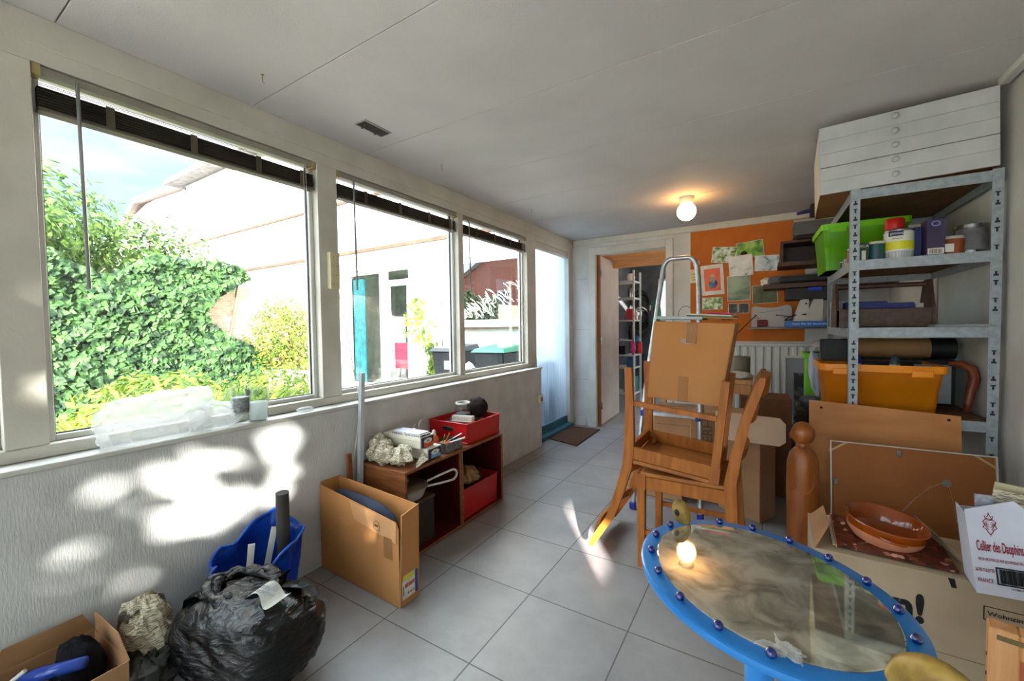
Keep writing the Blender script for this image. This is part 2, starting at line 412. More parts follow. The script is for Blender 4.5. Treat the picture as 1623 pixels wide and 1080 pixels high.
# exterior door with ribbed glass
bm = BM()
box(bm, -2.13, -2.035, 3.715, 3.765, 0, 2.115, bev=.004); box(bm, -2.13, -2.035, 4.60, 4.72, 0, 2.115, bev=.004)
box(bm, -2.13, -2.06, 3.765, 4.60, 2.07, 2.115)
d = struct('door_1', bm, offwhite, label='glazed garden door with ribbed glass')
bx('threshold', teal, d, -2.14, -2.0, 3.705, 4.62, 0, .05, bev=.006)
bx('bottom_rail', teal, d, -2.11, -2.07, 3.765, 4.60, .05, .13, bev=.003)
def ribbed():
    m = bpy.data.materials.new('ribbed_glass'); m.use_nodes = True; nt = m.node_tree; N = nt.nodes; L = nt.links
    N.remove(N['Principled BSDF'])
    tc = N.new('ShaderNodeTexCoord'); mp = N.new('ShaderNodeMapping'); mp.inputs['Scale'].default_value = (1, 60, 1.2)
    L.new(tc.outputs['Object'], mp.inputs[0])
    ns = N.new('ShaderNodeTexNoise'); ns.inputs['Scale'].default_value = 1; L.new(mp.outputs[0], ns.inputs['Vector'])
    cr = N.new('ShaderNodeMapRange'); cr.inputs[1].default_value = .35; cr.inputs[2].default_value = .65; cr.inputs[3].default_value = .25; cr.inputs[4].default_value = .75
    L.new(ns.outputs['Fac'], cr.inputs[0])
    bp = N.new('ShaderNodeBump'); bp.inputs['Strength'].default_value = 1; bp.inputs['Distance'].default_value = .01; L.new(ns.outputs['Fac'], bp.inputs['Height'])
    rf = N.new('ShaderNodeBsdfRefraction'); rf.inputs['Roughness'].default_value = .28; rf.inputs['IOR'].default_value = 1.25; rf.inputs['Color'].default_value = rgb(190,206,220)
    L.new(bp.outputs[0], rf.inputs['Normal'])
    tl = N.new('ShaderNodeBsdfTranslucent'); tl.inputs['Color'].default_value = rgb(150,172,196)
    t = N.new('ShaderNodeBsdfTransparent'); t.inputs['Color'].default_value = rgb(176,194,210)
    m1 = N.new('ShaderNodeMixShader'); m1.inputs[0].default_value = .35; L.new(t.outputs[0], m1.inputs[1]); L.new(rf.outputs[0], m1.inputs[2])
    m2 = N.new('ShaderNodeMixShader'); L.new(cr.outputs[0], m2.inputs[0]); L.new(m1.outputs[0], m2.inputs[1]); L.new(tl.outputs[0], m2.inputs[2])
    L.new(m2.outputs[0], N['Material Output'].inputs[0]); return m
bm = BM()
n = 220
vs = []
for i in range(n+1):
    y = 3.765+.835*i/n; x = -2.088+.0025*(i % 2)
    vs.append((bm.verts.new((x, y, .13)), bm.verts.new((x, y, 2.07))))
for a, b in zip(vs, vs[1:]): bm.faces.new((a[0], b[0], b[1], a[1]))
obj('ribbed_glass_pane', bm, ribbed(), d)
bx('roller_blind', white, d, -2.075, -2.045, 3.775, 4.60, 2.035, 2.075, bev=.008)

# inner door frame and open door
bm = BM()
box(bm, -1.825, -1.74, YF-.018, YF+.13, 0, 2.155, bev=.003); box(bm, -.94, -.865, YF-.018, YF+.13, 0, 2.155, bev=.003)
box(bm, -1.74, -.94, YF-.018, YF+.13, 2.07, 2.155, bev=.003)
struct('trim_7', bm, offwhite, label='white door frame in the far wall')
bm = BM()
for a in ((-1.828,-1.825,.75,2.157),(-.865,-.8635,.9,2.157)): box(bm, a[0], a[1], YF-.004, YF, a[2], a[3])
for a in ((-1.828,-.865,2.1555,2.158),(-2.02,-1.83,1.79,1.7918),(-2.02,-1.84,1.18,1.1815),(-2.02,-1.83,.57,.5718)): box(bm, a[0], a[1], YF-.002, YF, a[2], a[3])
struct('trim_9', bm, black, label='thin dark gaps around the door frame and between wall boards')
d2 = thing('door_2', None, None, (-1.725, YF+.07, 0), math.radians(2.5)); d2['kind'] = 'structure'; del d2
d2 = bpy.data.objects['door_2']; d2['label'] = 'open flush door to the storage room'
bx('door_leaf', doorm, d2, -.02, .02, 0.0, .82, .012, 2.065, bev=.002)
bx('door_edge', mat('brown_edge', (150,92,46), (130,76,34)), d2, -.022, .022, -.03, .0, .012, 2.065)
bm = BM(); tube(bm, [(.02,.76,1.03), (.06,.76,1.03), (.06,.65,1.03)], .009); obj('door_handle', bm, tin, d2, smooth=True)
for z in (.25, 1.05, 1.85):
    bm = BM(); tube(bm, [(.03,-.02,z-.04), (.03,-.02,z+.04)], .009); obj('hinge', bm, tin, d2, smooth=True)

# storage room behind the doorway
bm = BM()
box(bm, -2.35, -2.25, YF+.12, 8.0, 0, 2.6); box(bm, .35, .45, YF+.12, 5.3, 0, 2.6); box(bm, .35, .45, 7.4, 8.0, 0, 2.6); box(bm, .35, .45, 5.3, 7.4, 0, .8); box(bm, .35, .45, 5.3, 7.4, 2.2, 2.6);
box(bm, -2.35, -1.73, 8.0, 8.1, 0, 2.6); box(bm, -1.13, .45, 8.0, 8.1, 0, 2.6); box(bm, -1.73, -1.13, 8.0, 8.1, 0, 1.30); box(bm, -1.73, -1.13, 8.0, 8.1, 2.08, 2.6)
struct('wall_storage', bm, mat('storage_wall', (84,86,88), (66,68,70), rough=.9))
bm = BM(); box(bm, -2.35, .45, YF+.12, 8.1, 2.55, 2.62)
struct('ceiling_storage', bm, mat('storage_ceiling', (170,120,74), (150,100,58), rough=.7, scale=3, stretch=(1,9,1)))
bm = BM(); box(bm, -2.25, .35, 5.35, 5.41, 1.98, 2.25); struct('trim_8', bm, mat('beam_wood', (196,140,86), (172,116,64), rough=.6, scale=4, stretch=(.6,6,6)))
bm = BM()
for x in (-1.73, -1.17): box(bm, x, x+.04, 8.0, 8.05, 1.30, 2.08)
for z in (1.30, 2.04): box(bm, -1.73, -1.13, 8.0, 8.05, z, z+.04)
for y in (5.3, 6.3, 7.36): box(bm, .37, .43, y, y+.04, .8, 2.2)  # unseen side opening, added to let daylight onto the open door leaf
struct('window_7', bm, white)

# ------------------------------------------------------------------ blinds
def blind(y0, y1, wand_y, lab, wand_z=1.38):
    t = thing('venetian_blind', lab, 'blind', (-2.06, (y0+y1)/2, 2.11), group='raised dark venetian blinds'); w = (y1-y0)/2
    bx('headrail', mat('blind_rail', (150,146,134), (136,132,120), rough=.5), t, -.016, .022, -w+.02, w-.02, -.03, -.002, bev=.002)
    for s in (-1, 1): bx('end_bracket', mat('bracket_yellowed', (176,158,110), (160,140,92)), t, -.026, .026, s*w-.02*(s > 0), s*w+.02*(s < 0), -.036, 0)
    bm = BM()
    z = -.067
    for i in range(26):
        tilt = .004*math.sin(i*1.7)
        box(bm, -.016+tilt, .016+tilt, -w+.012, w-.012, z-.0012, z, bev=0); z -= .0026
    obj('slats', bm, mat('blind_slat', (74,66,58), (58,52,46), rough=.5), t)
    bx('bottom_rail', mat('blind_slat2', (98,90,80), (84,78,70)), t, -.025, .025, -w+.01, w-.01, z-.013, z-.001, bev=.003)
    for q in (-.62, -.1, .42, .85):
        bx('ladder_tape', mat('blind_tape', (92,82,66), (78,70,56)), t, .0205, .0232, q*w-.012, q*w+.012, z-.012, -.064)
    bm = BM()
    for k in (0, 1):
        tube(bm, [(-.02, -w+.02, -.042-.005*k), (.0, 0, -.044-.005*k), (-.02, w-.02, -.042-.005*k)], .0012, n=5)
    obj('loose_slat', bm, black, t)
    bm = BM(); y = wand_y-(y0+y1)/2; tube(bm, [(.03, y, -.02), (.034, y, -.05), (.036, y+.005, wand_z-2.11)], .0055, n=8)
    obj('tilt_wand', bm, mat('wand_plastic', (140,140,138), (110,112,112), rough=.3), t, smooth=True)
    bm = BM()
    for k in (0, .012): tube(bm, [(.027, w-.07+k, -.03), (.03, w-.068+k, -.6), (.03, w-.07+k, -.95-.05*k)], .0012, n=5)
    obj('pull_cord', bm, paper, t)
blind(.342, 1.332, .445, 'raised dark venetian blind over the window with the ivy view, nearest the camera')
blind(1.455, 2.50, 1.56, 'raised dark venetian blind over the window beside the power strip', 1.45)
blind(2.57, 3.57, 2.64, 'raised dark venetian blind over the window next to the ribbed glass door', 1.5)

# power strip and cable on the post
t = thing('power_strip', 'cream four-way power strip mounted on the window post', 'power strip', (-2.03, 1.405, 1.545))
bx('housing', ivory, t, 0, .032, -.028, .03, -.1, .1, bev=.004, seg=2)
for k in range(4):
    bm = BM(); M = TR(.032, .001, .075-.05*k) @ RY(PI/2); lathe(bm, [(0,-.001),(.019,-.001),(.019,.0015),(.021,.0015),(.021,-.002)], 20, M)
    s = obj('socket', bm, mat('socket_face', (196,186,150), (188,178,142)), t, smooth=True)
    bm = BM()
    for q in (-.008, .008): lathe(bm, [(0,.0006),(.0024,.0006),(.0024,-.002)], 8, TR(.0325, .001+q, .075-.05*k) @ RY(PI/2))
    obj('pin_hole', bm, black, s)
bm = BM(); tube(bm, [(-2.01,1.43,1.45),(-2.0,1.45,1.3),(-1.99,1.475,1.15),(-1.97,1.49,.95),(-1.93,1.49,.83),(-1.93,1.475,.7),(-1.925,1.45,.58),(-1.92,1.42,.45),(-1.93,1.40,.2),(-1.93,1.42,.01)], .003, n=6)
tag(obj('cable', bm, ivory, smooth=True), 'thin cream cable hanging from the power strip down the low wall', 'cable')
t = thing('wall_socket', 'cream wall socket at the end of the low wall', 'socket', (XW, 3.655, .49))
bx('plate', ivory, t, 0, .02, -.035, .045, -.045, .045, bev=.005, seg=2)
bx('insert', mat('socket_dark', (110,104,88), (96,90,76)), t, .018, .022, -.012, .03, -.02, .02, bev=.002)

# ------------------------------------------------------------------ ceiling fittings
t = thing('ceiling_lamp', 'glowing opal globe lamp on the ceiling', 'lamp', (-.564, 3.643, H))
bm = BM(); lathe(bm, [(0,0),(.058,0),(.06,-.01),(.052,-.03),(.046,-.05),(0,-.05)], 32); obj('mount', bm, white, t, smooth=True)
gm = bpy.data.materials.new('lit_globe'); gm.use_nodes = True
b = gm.node_tree.nodes['Principled BSDF']; b.inputs['Base Color'].default_value = (.9,.85,.75,1); b.inputs['Emission Color'].default_value = rgb(255,190,112)
b.inputs['Emission Strength'].default_value = 9.0; b.inputs['Roughness'].default_value = .2
bm = BM(); prof = [(.04,-.045)]
for k in range(1, 17):
    a = math.radians(35+145*k/16); prof.append((.073*math.sin(a), -.115+.073*math.cos(a)))
lathe(bm, prof, 36); obj('glass_globe', bm, gm, t, smooth=True)
t = thing('ceiling_vent', 'black recessed slot vent in the ceiling above the windows', 'vent', (-1.735, 1.465, H))
bm = BM(); box(bm, -.042, .042, -.085, .085, -.004, .0); obj('surround', bm, mat('vent_rim', (150,146,138), (130,126,118)), t)
bx('slot', black, t, -.03, .03, -.078, .078, -.006, -.0035)
for k in range(3): bx('louvre', graphite, t, -.028, .028, -.05+.05*k-.004, -.05+.05*k+.004, -.008, -.005, M=RZ(.3*(k-1)))
for i, (x, y, lab) in enumerate(((-1.743,.92,'small brass hook screwed in the ceiling nearest the camera'),(-1.769,2.029,'small hook in the ceiling beyond the slot vent'),(-1.779,3.22,'small hook in the ceiling nearest the ribbed glass door'))):
    bm = BM(); tube(bm, [(0,0,0),(0,0,-.03),(.004,.004,-.034)], .002, n=6); lathe(bm, [(0,-.003),(.006,-.003),(.006,0)], 10)
    o = obj('ceiling_hook', bm, mat('brass', (168,150,104), (140,124,84), rough=.4, metal=.6), smooth=True, loc=(x, y, H)); tag(o, lab, 'hook', 'hooks in the ceiling')
t = thing('curtain_rail', 'white curtain rail under the ceiling along the right wall', 'curtain rail', (.86, 1.2, H))
bx('rail', white, t, -.02, .015, -1.2, 1.45, -.028, 0, bev=.003)
bm = BM()
for k in range(14): box(bm, -.008, .004, -.9+.16*k, -.87+.16*k, -.04, -.028)
obj('gliders', bm, black, t)

# ------------------------------------------------------------------ doormat, pole, stick
bm = BM(); v = [( -2.02,3.965),(-1.64,3.86),(-1.655,4.60),(-2.0,4.60)]
hexa(bm, [(x,y,.001) for x,y in v], [(x,y,.012) for x,y in v]); tag(obj('doormat', bm, rustm), 'brown coir doormat in front of the ribbed glass door', 'doormat')
bm = BM(); box(bm, -.012, .012, -.012, .012, 0, .98); o = obj('curtain_pole', bm, mat('pole_paint', (196,200,206), (176,180,188), rough=.4)); o.location = (-1.89, 1.425, .003); o.rotation_euler = (math.radians(-4.6), math.radians(-2.0), 0)
tag(o, 'white square pole leaning against the low wall by the wooden crates', 'pole')
bm = BM(); box(bm, -.01, .01, -.012, .012, 0, .55); o = obj('wooden_stick', bm, oldwood); o.location = (-1.88, 1.39, .003); o.rotation_euler = (math.radians(-1), math.radians(-4), 0)
tag(o, 'brown wooden stick leaning beside the white pole', 'stick')

# ------------------------------------------------------------------ tall cardboard box by the low wall
t = thing('cardboard_box', 'tall narrow open cardboard box standing by the low wall with a product label', 'box', (-1.94, 1.24, 0), math.radians(-1.5))
bm = BM()
prism(bm, [(0,.003),(.585,.003),(.585,.352),(.57,.378),(0,.435)], .004)
obj('front_panel', bm, carton, t)
bm = BM(); prism(bm, [(0,.003),(.585,.003),(.585,.425),(.0,.447)], .004, TR(0,.108,0)); obj('back_panel', bm, carton, t)
bm = BM(); hexa(bm, [(.582,.0,.003),(.588,0,.003),(.588,.112,.003),(.582,.112,.003)], [(.590,.012,.41),(.596,.012,.41),(.590,.118,.425),(.584,.118,.425)]); obj('end_flap', bm, carton, t)
bm = BM(); box(bm, 0, .585, .004, .108, .003, .01); box(bm, 0, .004, .004, .108, .003, .447); obj('box_bottom', bm, carton, t)
bm = BM(); prism(bm, [(.25,.405),(.28,.325),(.57,.285),(.575,.377)], .0015, TR(0,-.003,0)); obj('folded_flap', bm, mat('cardboard_light', (200,150,102), (190,138,92), rough=.8), t)
bm = BM(); box(bm, .49, .545, -.0035, -.0012, .205, .30); obj('tape', bm, tapem, t)
bm = BM(); tube(bm, [(.445+.022*math.cos(a*PI/10), -.0045, .335+.022*math.sin(a*PI/10)) for a in range(20)], .0008, n=4, close=True); obj('round_stamp', bm, inkm, t)
text('stamp_text', 'RESY', .013, inkm, t, face_ny(.445, -.0045, .335))
# label on the end
lb = bx('label', paper, t, .5885, .5895, .012, .102, .03, .135)
lb.rotation_euler = (0, 0, 0)
bx('label_yellow_band', mat('label_yellow', (214,206,60), (204,196,50)), lb, .5893, .5900, .018, .085, .112, .133)
bx('label_blue_band', mat('label_blue', (46,60,150), (40,52,136)), lb, .5893, .5902, .086, .1015, .031, .134)
bm = BM()
for k in range(8): box(bm, .5893, .5902, .026+.0072*k, .0315+.0072*k, .078, .096)
obj('label_picture', bm, mat('label_brown', (170,96,50), (150,80,40)), lb)
text('label_text', '€ 16.95', .013, inkred, lb, face_x(.5902, .062, .050))
bm = BM()
for k in range(7): box(bm, .5893, .5901, .0145, .021, .05+.006*k, .0535+.006*k)
obj('label_barcode', bm, inkm, lb)
# dark cushion inside
bm = BM()
def cush(u): return 1
ball(bm, (0,0,0), (.27,.035,.2), 32, fn=lambda u: (abs(u.x)**6+abs(u.y)**2+abs(u.z)**6+1e-6)**-.12)
o = obj('cushion', bm, navy, smooth='full', loc=(-1.66, 1.275, .225)); o.rotation_euler = (0, math.radians(3), math.radians(-1.5)); tag(o, 'dark blue cushion standing inside the tall cardboard box', 'cushion')

# ------------------------------------------------------------------ wooden crates
def crate(x0, y0, lab):
    t = thing('wooden_crate', lab, 'crate', (x0, y0, 0), group='wooden crates along the low wall')
    W, D, Hh = .46, .36, .478; s = .016
    bm = BM(); box(bm, 0, D, 0, W, Hh-s, Hh, bev=.002); obj('top_board', bm, oldwood, t)
    bm = BM(); box(bm, 0, D, 0, W, 0.003, s, bev=.002); obj('bottom_board', bm, oldwood, t)
    for y in (0, W-s): bm = BM(); box(bm, 0, D, y, y+s, s, Hh-s, bev=.001); obj('side_board', bm, oldwood, t)
    bm = BM(); box(bm, 0, .008, s, W-s, s, Hh-s); box(bm, .008, D-.006, s, s+.002, s, Hh-s); box(bm, .008, D-.006, W-s-.002, W-s, s, Hh-s); box(bm, .008, D-.006, s, W-s, Hh-s-.002, Hh-s); box(bm, .008, D-.004, s, W-s, s, s+.002)
    obj('red_lining', bm, redpaint, t); return t
crate(-1.944, 1.485, 'open wooden crate with red inside holding the enamel pan')
crate(-1.944, 1.947, 'open wooden crate with red inside holding the red plastic bin')

# enamel pan on a small dark box
t = thing('storage_box', 'small dark box under the enamel pan inside the crate', 'box', (-1.78, 1.62, .0185))
bx('box_body', mat('dark_box', (46,44,40), (36,34,32)), t, -.13, .15, -.1, .13, 0, .235, bev=.003)
bx('lid', mat('dark_box_lid', (78,62,50), (66,52,42)), t, -.133, .153, -.103, .133, .235, .25, bev=.002)
t = thing('enamel_pan', 'grey enamel pan with a lid and a long looped white handle', 'pan', (-1.725, 1.62, .272))
bm = BM(); lathe(bm, [(0,0),(.085,0),(.10,.012),(.118,.06),(.124,.062),(.118,.064)], 36); obj('pan_body', bm, mat('enamel', (206,204,196), (190,188,180), rough=.25), t, smooth=True)
bm = BM(); lathe(bm, [(.126,.066),(.120,.072),(.07,.084),(.02,.09),(.018,.096),(.022,.104),(.012,.11),(0,.11)], 36); obj('lid', bm, mat('lid_metal', (170,158,148), (146,134,124), rough=.35, metal=.5), t, smooth=True)
bm = BM(); P = []
for k in range(15):
    a = -PI/2+PI*k/14; P.append((.07+.03*math.cos(a)*.2, .30+.026*math.cos(a), .105+.026*math.sin(a)))
P = [(.05,.11,.055)]+P+[(.06,.11,.075)]
P = [(.07,.10,.045),(.11,.17,.048),(.145,.235,.052)]+[(.145+.004*math.cos(a), .235+.035*math.cos(a), .082+.030*math.sin(a)) for a in [math.radians(q) for q in range(-80,90,20)]]+[(.142,.23,.112),(.10,.17,.092),(.06,.11,.07)]
tube(bm, P, .0065, n=8); obj('handle', bm, mat('enamel_white', (214,212,204), (200,198,190), rough=.3), t, smooth=True)

# red bins
def red_bin(loc, L_, D_, Hh, lab, group):
    t = thing('plastic_crate', lab, 'crate', loc, group=group)
    bm = BM(); w = .005
    i = .012
    for a in (0, 1):
        pass
    # walls (tapered)
    def wall(p0, p1, q0, q1): hexa(bm, [p0, p1, (p1[0]+q1[0], p1[1]+q1[1], p1[2]), (p0[0]+q0[0], p0[1]+q0[1], p0[2])], [])
    x0, x1, y0, y1 = i, D_-i, i, L_-i
    def slab(b0, b1, b2, b3, t0, t1, t2, t3): hexa(bm, [b0,b1,b2,b3], [t0,t1,t2,t3])
    for (bx0,bx1,by0,by1,tx0,tx1,ty0,ty1) in ((x0,x1,y0,y0+w, .006,D_-.006,.006,.006+w),(x0,x1,y1-w,y1,.006,D_-.006,L_-.006-w,L_-.006),(x0,x0+w,y0,y1,.006,.006+w,.006,L_-.006),(x1-w,x1,y0,y1,D_-.006-w,D_-.006,.006,L_-.006)):
        slab((bx0,by0,0),(bx1,by0,0),(bx1,by1,0),(bx0,by1,0),(tx0,ty0,Hh),(tx1,ty0,Hh),(tx1,ty1,Hh),(tx0,ty1,Hh))
    box(bm, x0, x1, y0, y1, 0, w)
    obj('body', bm, redplastic, t)
    bm = BM()
    for a in ((0,D_,0,.012),(0,D_,L_-.012,L_),(0,.012,.012,L_-.012),(D_-.012,D_,.012,L_-.012)): box(bm, a[0], a[1], a[2], a[3], Hh-.006, Hh, bev=.002)
    obj('rim', bm, redplastic, t)
    bm = BM()
    for y in (-.001,): box(bm, D_/2-.045, D_/2+.045, .004, .012, Hh*.55, Hh*.75, bev=.003)
    obj('handle_opening', bm, black, t)
    bm = BM(); box(bm, x0-.004, x1+.004, y0-.004, y1+.004, .0, .012, bev=.002); obj('foot_rim', bm, redplastic, t)
    return t
red_bin((-1.965+.03, 2.03, .48), .385, .335, .135, 'red plastic crate on top of the wooden crates', 'red plastic crates')
red_bin((-1.925, 1.972, .0185), .40, .325, .19, 'red plastic crate inside the wooden crate', 'red plastic crates')
# content of top crate: papers, jar, brush, fur hat
bm = BM()
random.seed(3)
for k in range(9):
    M = TR(-1.90+.03*(k % 4)+random.uniform(0,.1), 2.10+.03*k, .575+.003*k) @ RZ(random.uniform(-.6,.6)) @ RX(random.uniform(-.06,.06))
    box(bm, -.05, .07, -.05, .06, 0, .0015, M=M)
box(bm, -1.915, -1.63, 2.05, 2.39, .53, .572)
tag(obj('paper_pile', bm, mat('grey_paper', (150,148,146), (96,96,100), scale=16)), 'pile of papers filling the top red crate', 'papers', kind='stuff')
t = thing('glass_jar', 'clear glass jar with dark filling and white rim in the top red crate', 'jar', (-1.77, 2.20, .606))
bm = BM(); lathe(bm, [(0,0),(.05,0),(.056,.008),(.056,.072),(.046,.090),(.045,.10)], 28); obj('jar_body', bm, jarg, t, smooth=True)
bm = BM(); lathe(bm, [(0,.004),(.050,.004),(.051,.035),(.02,.042),(0,.038)], 24); obj('jar_filling', bm, mat('grey_filling', (60,58,56), (40,38,38), scale=40), t, smooth=True)
bm = BM(); lathe(bm, [(.042,.098),(.050,.098),(.050,.109),(.042,.109),(.042,.098)], 28); obj('jar_rim', bm, white, t, smooth=True)
t = thing('scrubbing_brush', 'white bristled scrubbing brush lying in the top red crate', 'brush', (-1.70, 2.115, .603), math.radians(12))
bx('brush_back', mat('brush_back', (206,180,160), (190,164,144)), t, -.075, .075, -.02, .02, 0, .012, bev=.005, seg=2)
bm = BM()
for i in range(14):
    for j in range(4): tube(bm, [(-.068+.0105*i, -.015+.01*j, .01), (-.07+.0108*i, -.017+.011*j, .042)], .0034, n=5)
obj('bristles', bm, paper, t)
bm = BM(); ball(bm, (0,0,0), (.075,.075,.072), 48, fn=lambda u: 1+.1*noise.noise(u*3)+.07*noise.noise(u*14))
tag(obj('fur_hat', bm, brownfur, smooth='full', loc=(-1.74, 2.325, .66)), 'dark brown fur hat on the top red crate', 'hat')
# things in the lower crate
bm = BM(); ball(bm, (0,0,0), (.12,.15,.06), 40, fn=lambda u: 1+.25*noise.noise(u*2.5+Vector((4,0,0)))); 
tag(obj('folded_bag', bm, mat('dark_bag', (44,44,46), (30,30,32)), smooth='full', loc=(-1.76, 2.17, .215)), 'dark folded bag lying in the lower red crate', 'bag')
bm = BM(); ball(bm, (0,0,0), (.07,.075,.05), 32, fn=lambda u: 1+.45*noise.noise(u*2.2+Vector((9,0,0))))
tag(obj('paper_bag', bm, mat('kraft_paper', (156,122,84), (130,98,64)), smooth=True, loc=(-1.66, 2.10, .26)), 'crumpled brown paper bag in the lower red crate', 'bag')

# on top of the crates: newspaper bundles, shoe boxes, notebook, wire rack, bottle, tin
def crumple(u, s, k=.22): 
    n1 = noise.noise(u*2.2+Vector((s,0,0))); n2 = abs(noise.noise(u*5+Vector((0,s,0)))); n3 = abs(noise.noise(u*11+Vector((0,0,s))))
    return 1+k*n1-k*.8*n2-k*.4*n3
for loc, rad, rz, s, lab in (((-1.86,1.56,.55),(.085,.075,.072),.5,1.3,'crumpled newspaper bundle at the back corner of the wooden crate'),((-1.70,1.575,.53),(.095,.07,.052),-.5,5.1,'newspaper bundle at the front edge of the wooden crate'),((-1.78,1.53,.535),(.075,.06,.056),.1,8.4,'newspaper bundle between the two others on the crate')):
    bm = BM(); ball(bm, (0,0,0), rad, 18, M=RZ(rz), fn=lambda u: crumple(u*.8, s, .42)+.06*math.sin(u.x*9+s)); tag(obj('newspaper_bundle', bm, newsm, loc=loc), lab, 'newspaper', 'newspaper bundles on the crates')
bm = BM(); vv = [bm.verts.new(p) for p in ((-1.62,1.60,.483),(-1.575,1.56,.482),(-1.585,1.66,.50),(-1.645,1.68,.53))]; bm.faces.new(vv)
r = bmesh.ops.extrude_face_region(bm, geom=bm.faces[:]); bmesh.ops.translate(bm, vec=(0,0,.0015), verts=[v for v in r['geom'] if isinstance(v, bmesh.types.BMVert)])
tag(obj('paper_sheet', bm, newsm), 'torn newspaper sheet hanging over the crate front', 'paper')
def shoebox(loc, rz, lab, oc):
    t = thing('shoe_box', lab, 'box', loc, rz, group='white boxes stacked on the crates')
    bx('box_body', mat('cream_card', (220,214,196), (208,200,180), rough=.7), t, -.15, .13, -.055, .055, 0, .05, bev=.002)
    bx('lid', mat('cream_card2', (228,222,206), (216,208,190), rough=.7), t, -.153, .133, -.058, .058, .042, .066, bev=.002)
    l = bx('end_label', mat('label_navy', (40,50,92), (34,42,80)), t, .1332, .1345, -.05, .052, .004, .060)
    bx('label_stripe', oc, l, .1343, .1352, -.03, .05, .006, .026)
    bm = BM(); lathe(bm, [(0,0),(1,0),(1,.05),(0,.05)], 24, TR(.1343, .004, .038) @ RY(PI/2) @ Matrix.Diagonal((.014,.034,.02,1))); obj('label_oval', bm, paper, l)
    text('label_text', 'Jet', .018, mat('ink_navy', (30,36,80)), l, face_x(.1357, .004, .038))
    return t
shoebox((-1.74,1.735,.482), math.radians(0), 'lower white box with blue and grey end label on the crates', mat('label_cyan', (110,170,200), (100,158,190)))
shoebox((-1.77,1.705,.549), math.radians(2), 'upper white box with orange end label on the crates', mat('label_orange', (226,84,40), (212,74,34)))
t = thing('notebook', 'small striped notebook tied with a white band on the upper white box', 'notebook', (-1.75,1.695,.617), math.radians(2))
bx('cover', mat('stripe_cover', (220,220,224), (28,28,34), kind='wave', scale=28, contrast=(.48,.52)), t, -.11, .11, -.045, .045, 0, .008, bev=.001)
bx('pages', mat('lilac_paper', (206,206,222), (196,196,212)), t, -.10, .10, -.04, .04, .008, .016, bev=.001)
bx('band', paper, t, -.02, -.005, -.047, .047, -.001, .018, bev=.001)
t = thing('plate_rack', 'small wire stand on the crates behind the boxes', 'rack', (-1.85,1.86,.48))
bm = BM()
for k, x in enumerate((-.03, .02)):
    tube(bm, [(x,-.02,0),(x,-.02,.15),(x,-.01,.17),(x,.01,.17),(x,.02,.15)] if k else [(x,-.02,0),(x,-.02,.13),(x,0,.14),(x,.01,.13)], .0025, n=6)
tube(bm, [(-.03,-.02,.1),(.02,-.02,.11)], .002, n=6); tube(bm, [(-.05,-.02,.0025),(.05,-.02,.0025)], .0025, n=6)
obj('wire', bm, alu, t, smooth=True)
t = thing('glue_bottle', 'small orange glue bottle with a white cap on the crates', 'bottle', (-1.73,1.865,.48))
bm = BM(); lathe(bm, [(0,0),(.03,0),(.033,.03),(.028,.075),(.013,.09)], 20); obj('bottle_body', bm, mat('orange_bottle', (226,110,44), (206,96,36), rough=.3), t, smooth=True)
bm = BM(); lathe(bm, [(.014,.088),(.014,.105),(.009,.118),(.006,.122),(0,.122)], 16); obj('cap', bm, paper, t, smooth=True)
t = thing('foil_tray', 'dented metal tin full of small tools beside the red crate', 'tin', (-1.66,1.905,.481), math.radians(4))
bm = BM(); 
for a in ((-.06,.06,-.075,-.073),(-.06,.06,.073,.075),(-.06,-.058,-.075,.075),(.058,.06,-.075,.075)): box(bm, a[0], a[1], a[2], a[3], 0, .058)
box(bm, -.06, .06, -.075, .075, 0, .002); obj('tray', bm, mat('dented_tin', (150,152,150), (90,92,92), rough=.3, metal=.8, scale=40, bump=1, bscale=60), t)
for i, (p, q, r_, m_, nm) in enumerate((((-.04,-.06,.02),(.10,.05,.075),.005,paper,'knife'),((-.03,-.02,.03),(.09,.07,.07),.005,black,'file'),((.02,-.06,.03),(-.02,.05,.085),.007,terr,'paintbrush'),((-.05,.0,.02),(.05,.08,.085),.004,tin,'spoon'),((.0,-.05,.02),(.01,-.03,.1),.003,gold,'screwdriver'))):
    bm = BM(); tube(bm, [p, q], r_, n=8); o = obj(nm, bm, m_, smooth=True, loc=(-1.66,1.905,.481))
    tag(o, {'knife':'white-handled knife sticking out of the metal tin','file':'black file lying in the metal tin','paintbrush':'orange-brown brush handle in the metal tin','spoon':'metal spoon lying in the metal tin','screwdriver':'small brass rod standing in the metal tin'}[nm], nm.replace('paintbrush','brush'), 'small tools in the metal tin')
bm = BM(); ball(bm, (0,0,.03), (.045,.05,.02), 20, fn=lambda u: crumple(u, 2)); tag(obj('rag', bm, mat('orange_rag', (190,110,60), (120,70,44)), smooth=True, loc=(-1.66,1.89,.487)), 'orange rag inside the metal tin', 'rag')

# ------------------------------------------------------------------ bottom left heap
# black bin bag
t = thing('bin_bag', 'full black plastic bin bag standing on the floor', 'bag', (-1.52, .70, 0), math.radians(14))
def bagfn(u):
    s = (abs(u.x)**3.2+abs(u.y)**3.2+abs(u.z)**3.2)**(-1/3.2)
    w = abs(noise.noise(Vector((u.x*2.2, u.y*2.2, u.z*4+u.x*2))+Vector((3,1,2))))
    w2 = abs(noise.noise(Vector((u.x*4+u.z*3, u.y*4, u.z*11))))
    tap = 1-.20*max(0, -u.z)
    return (s*.98+.05*noise.noise(u*1.7)-.10*w-.035*w2+.03)*tap
bm = BM(); ball(bm, (0,0,.158), (.245,.170,.168), 160, fn=bagfn)
bmesh.ops.transform(bm, matrix=TR(0,0,0), verts=bm.verts[:])
for v in bm.verts: v.co.z = max(.002, v.co.z)
obj('bag_body', bm, bagm, t, smooth='full')
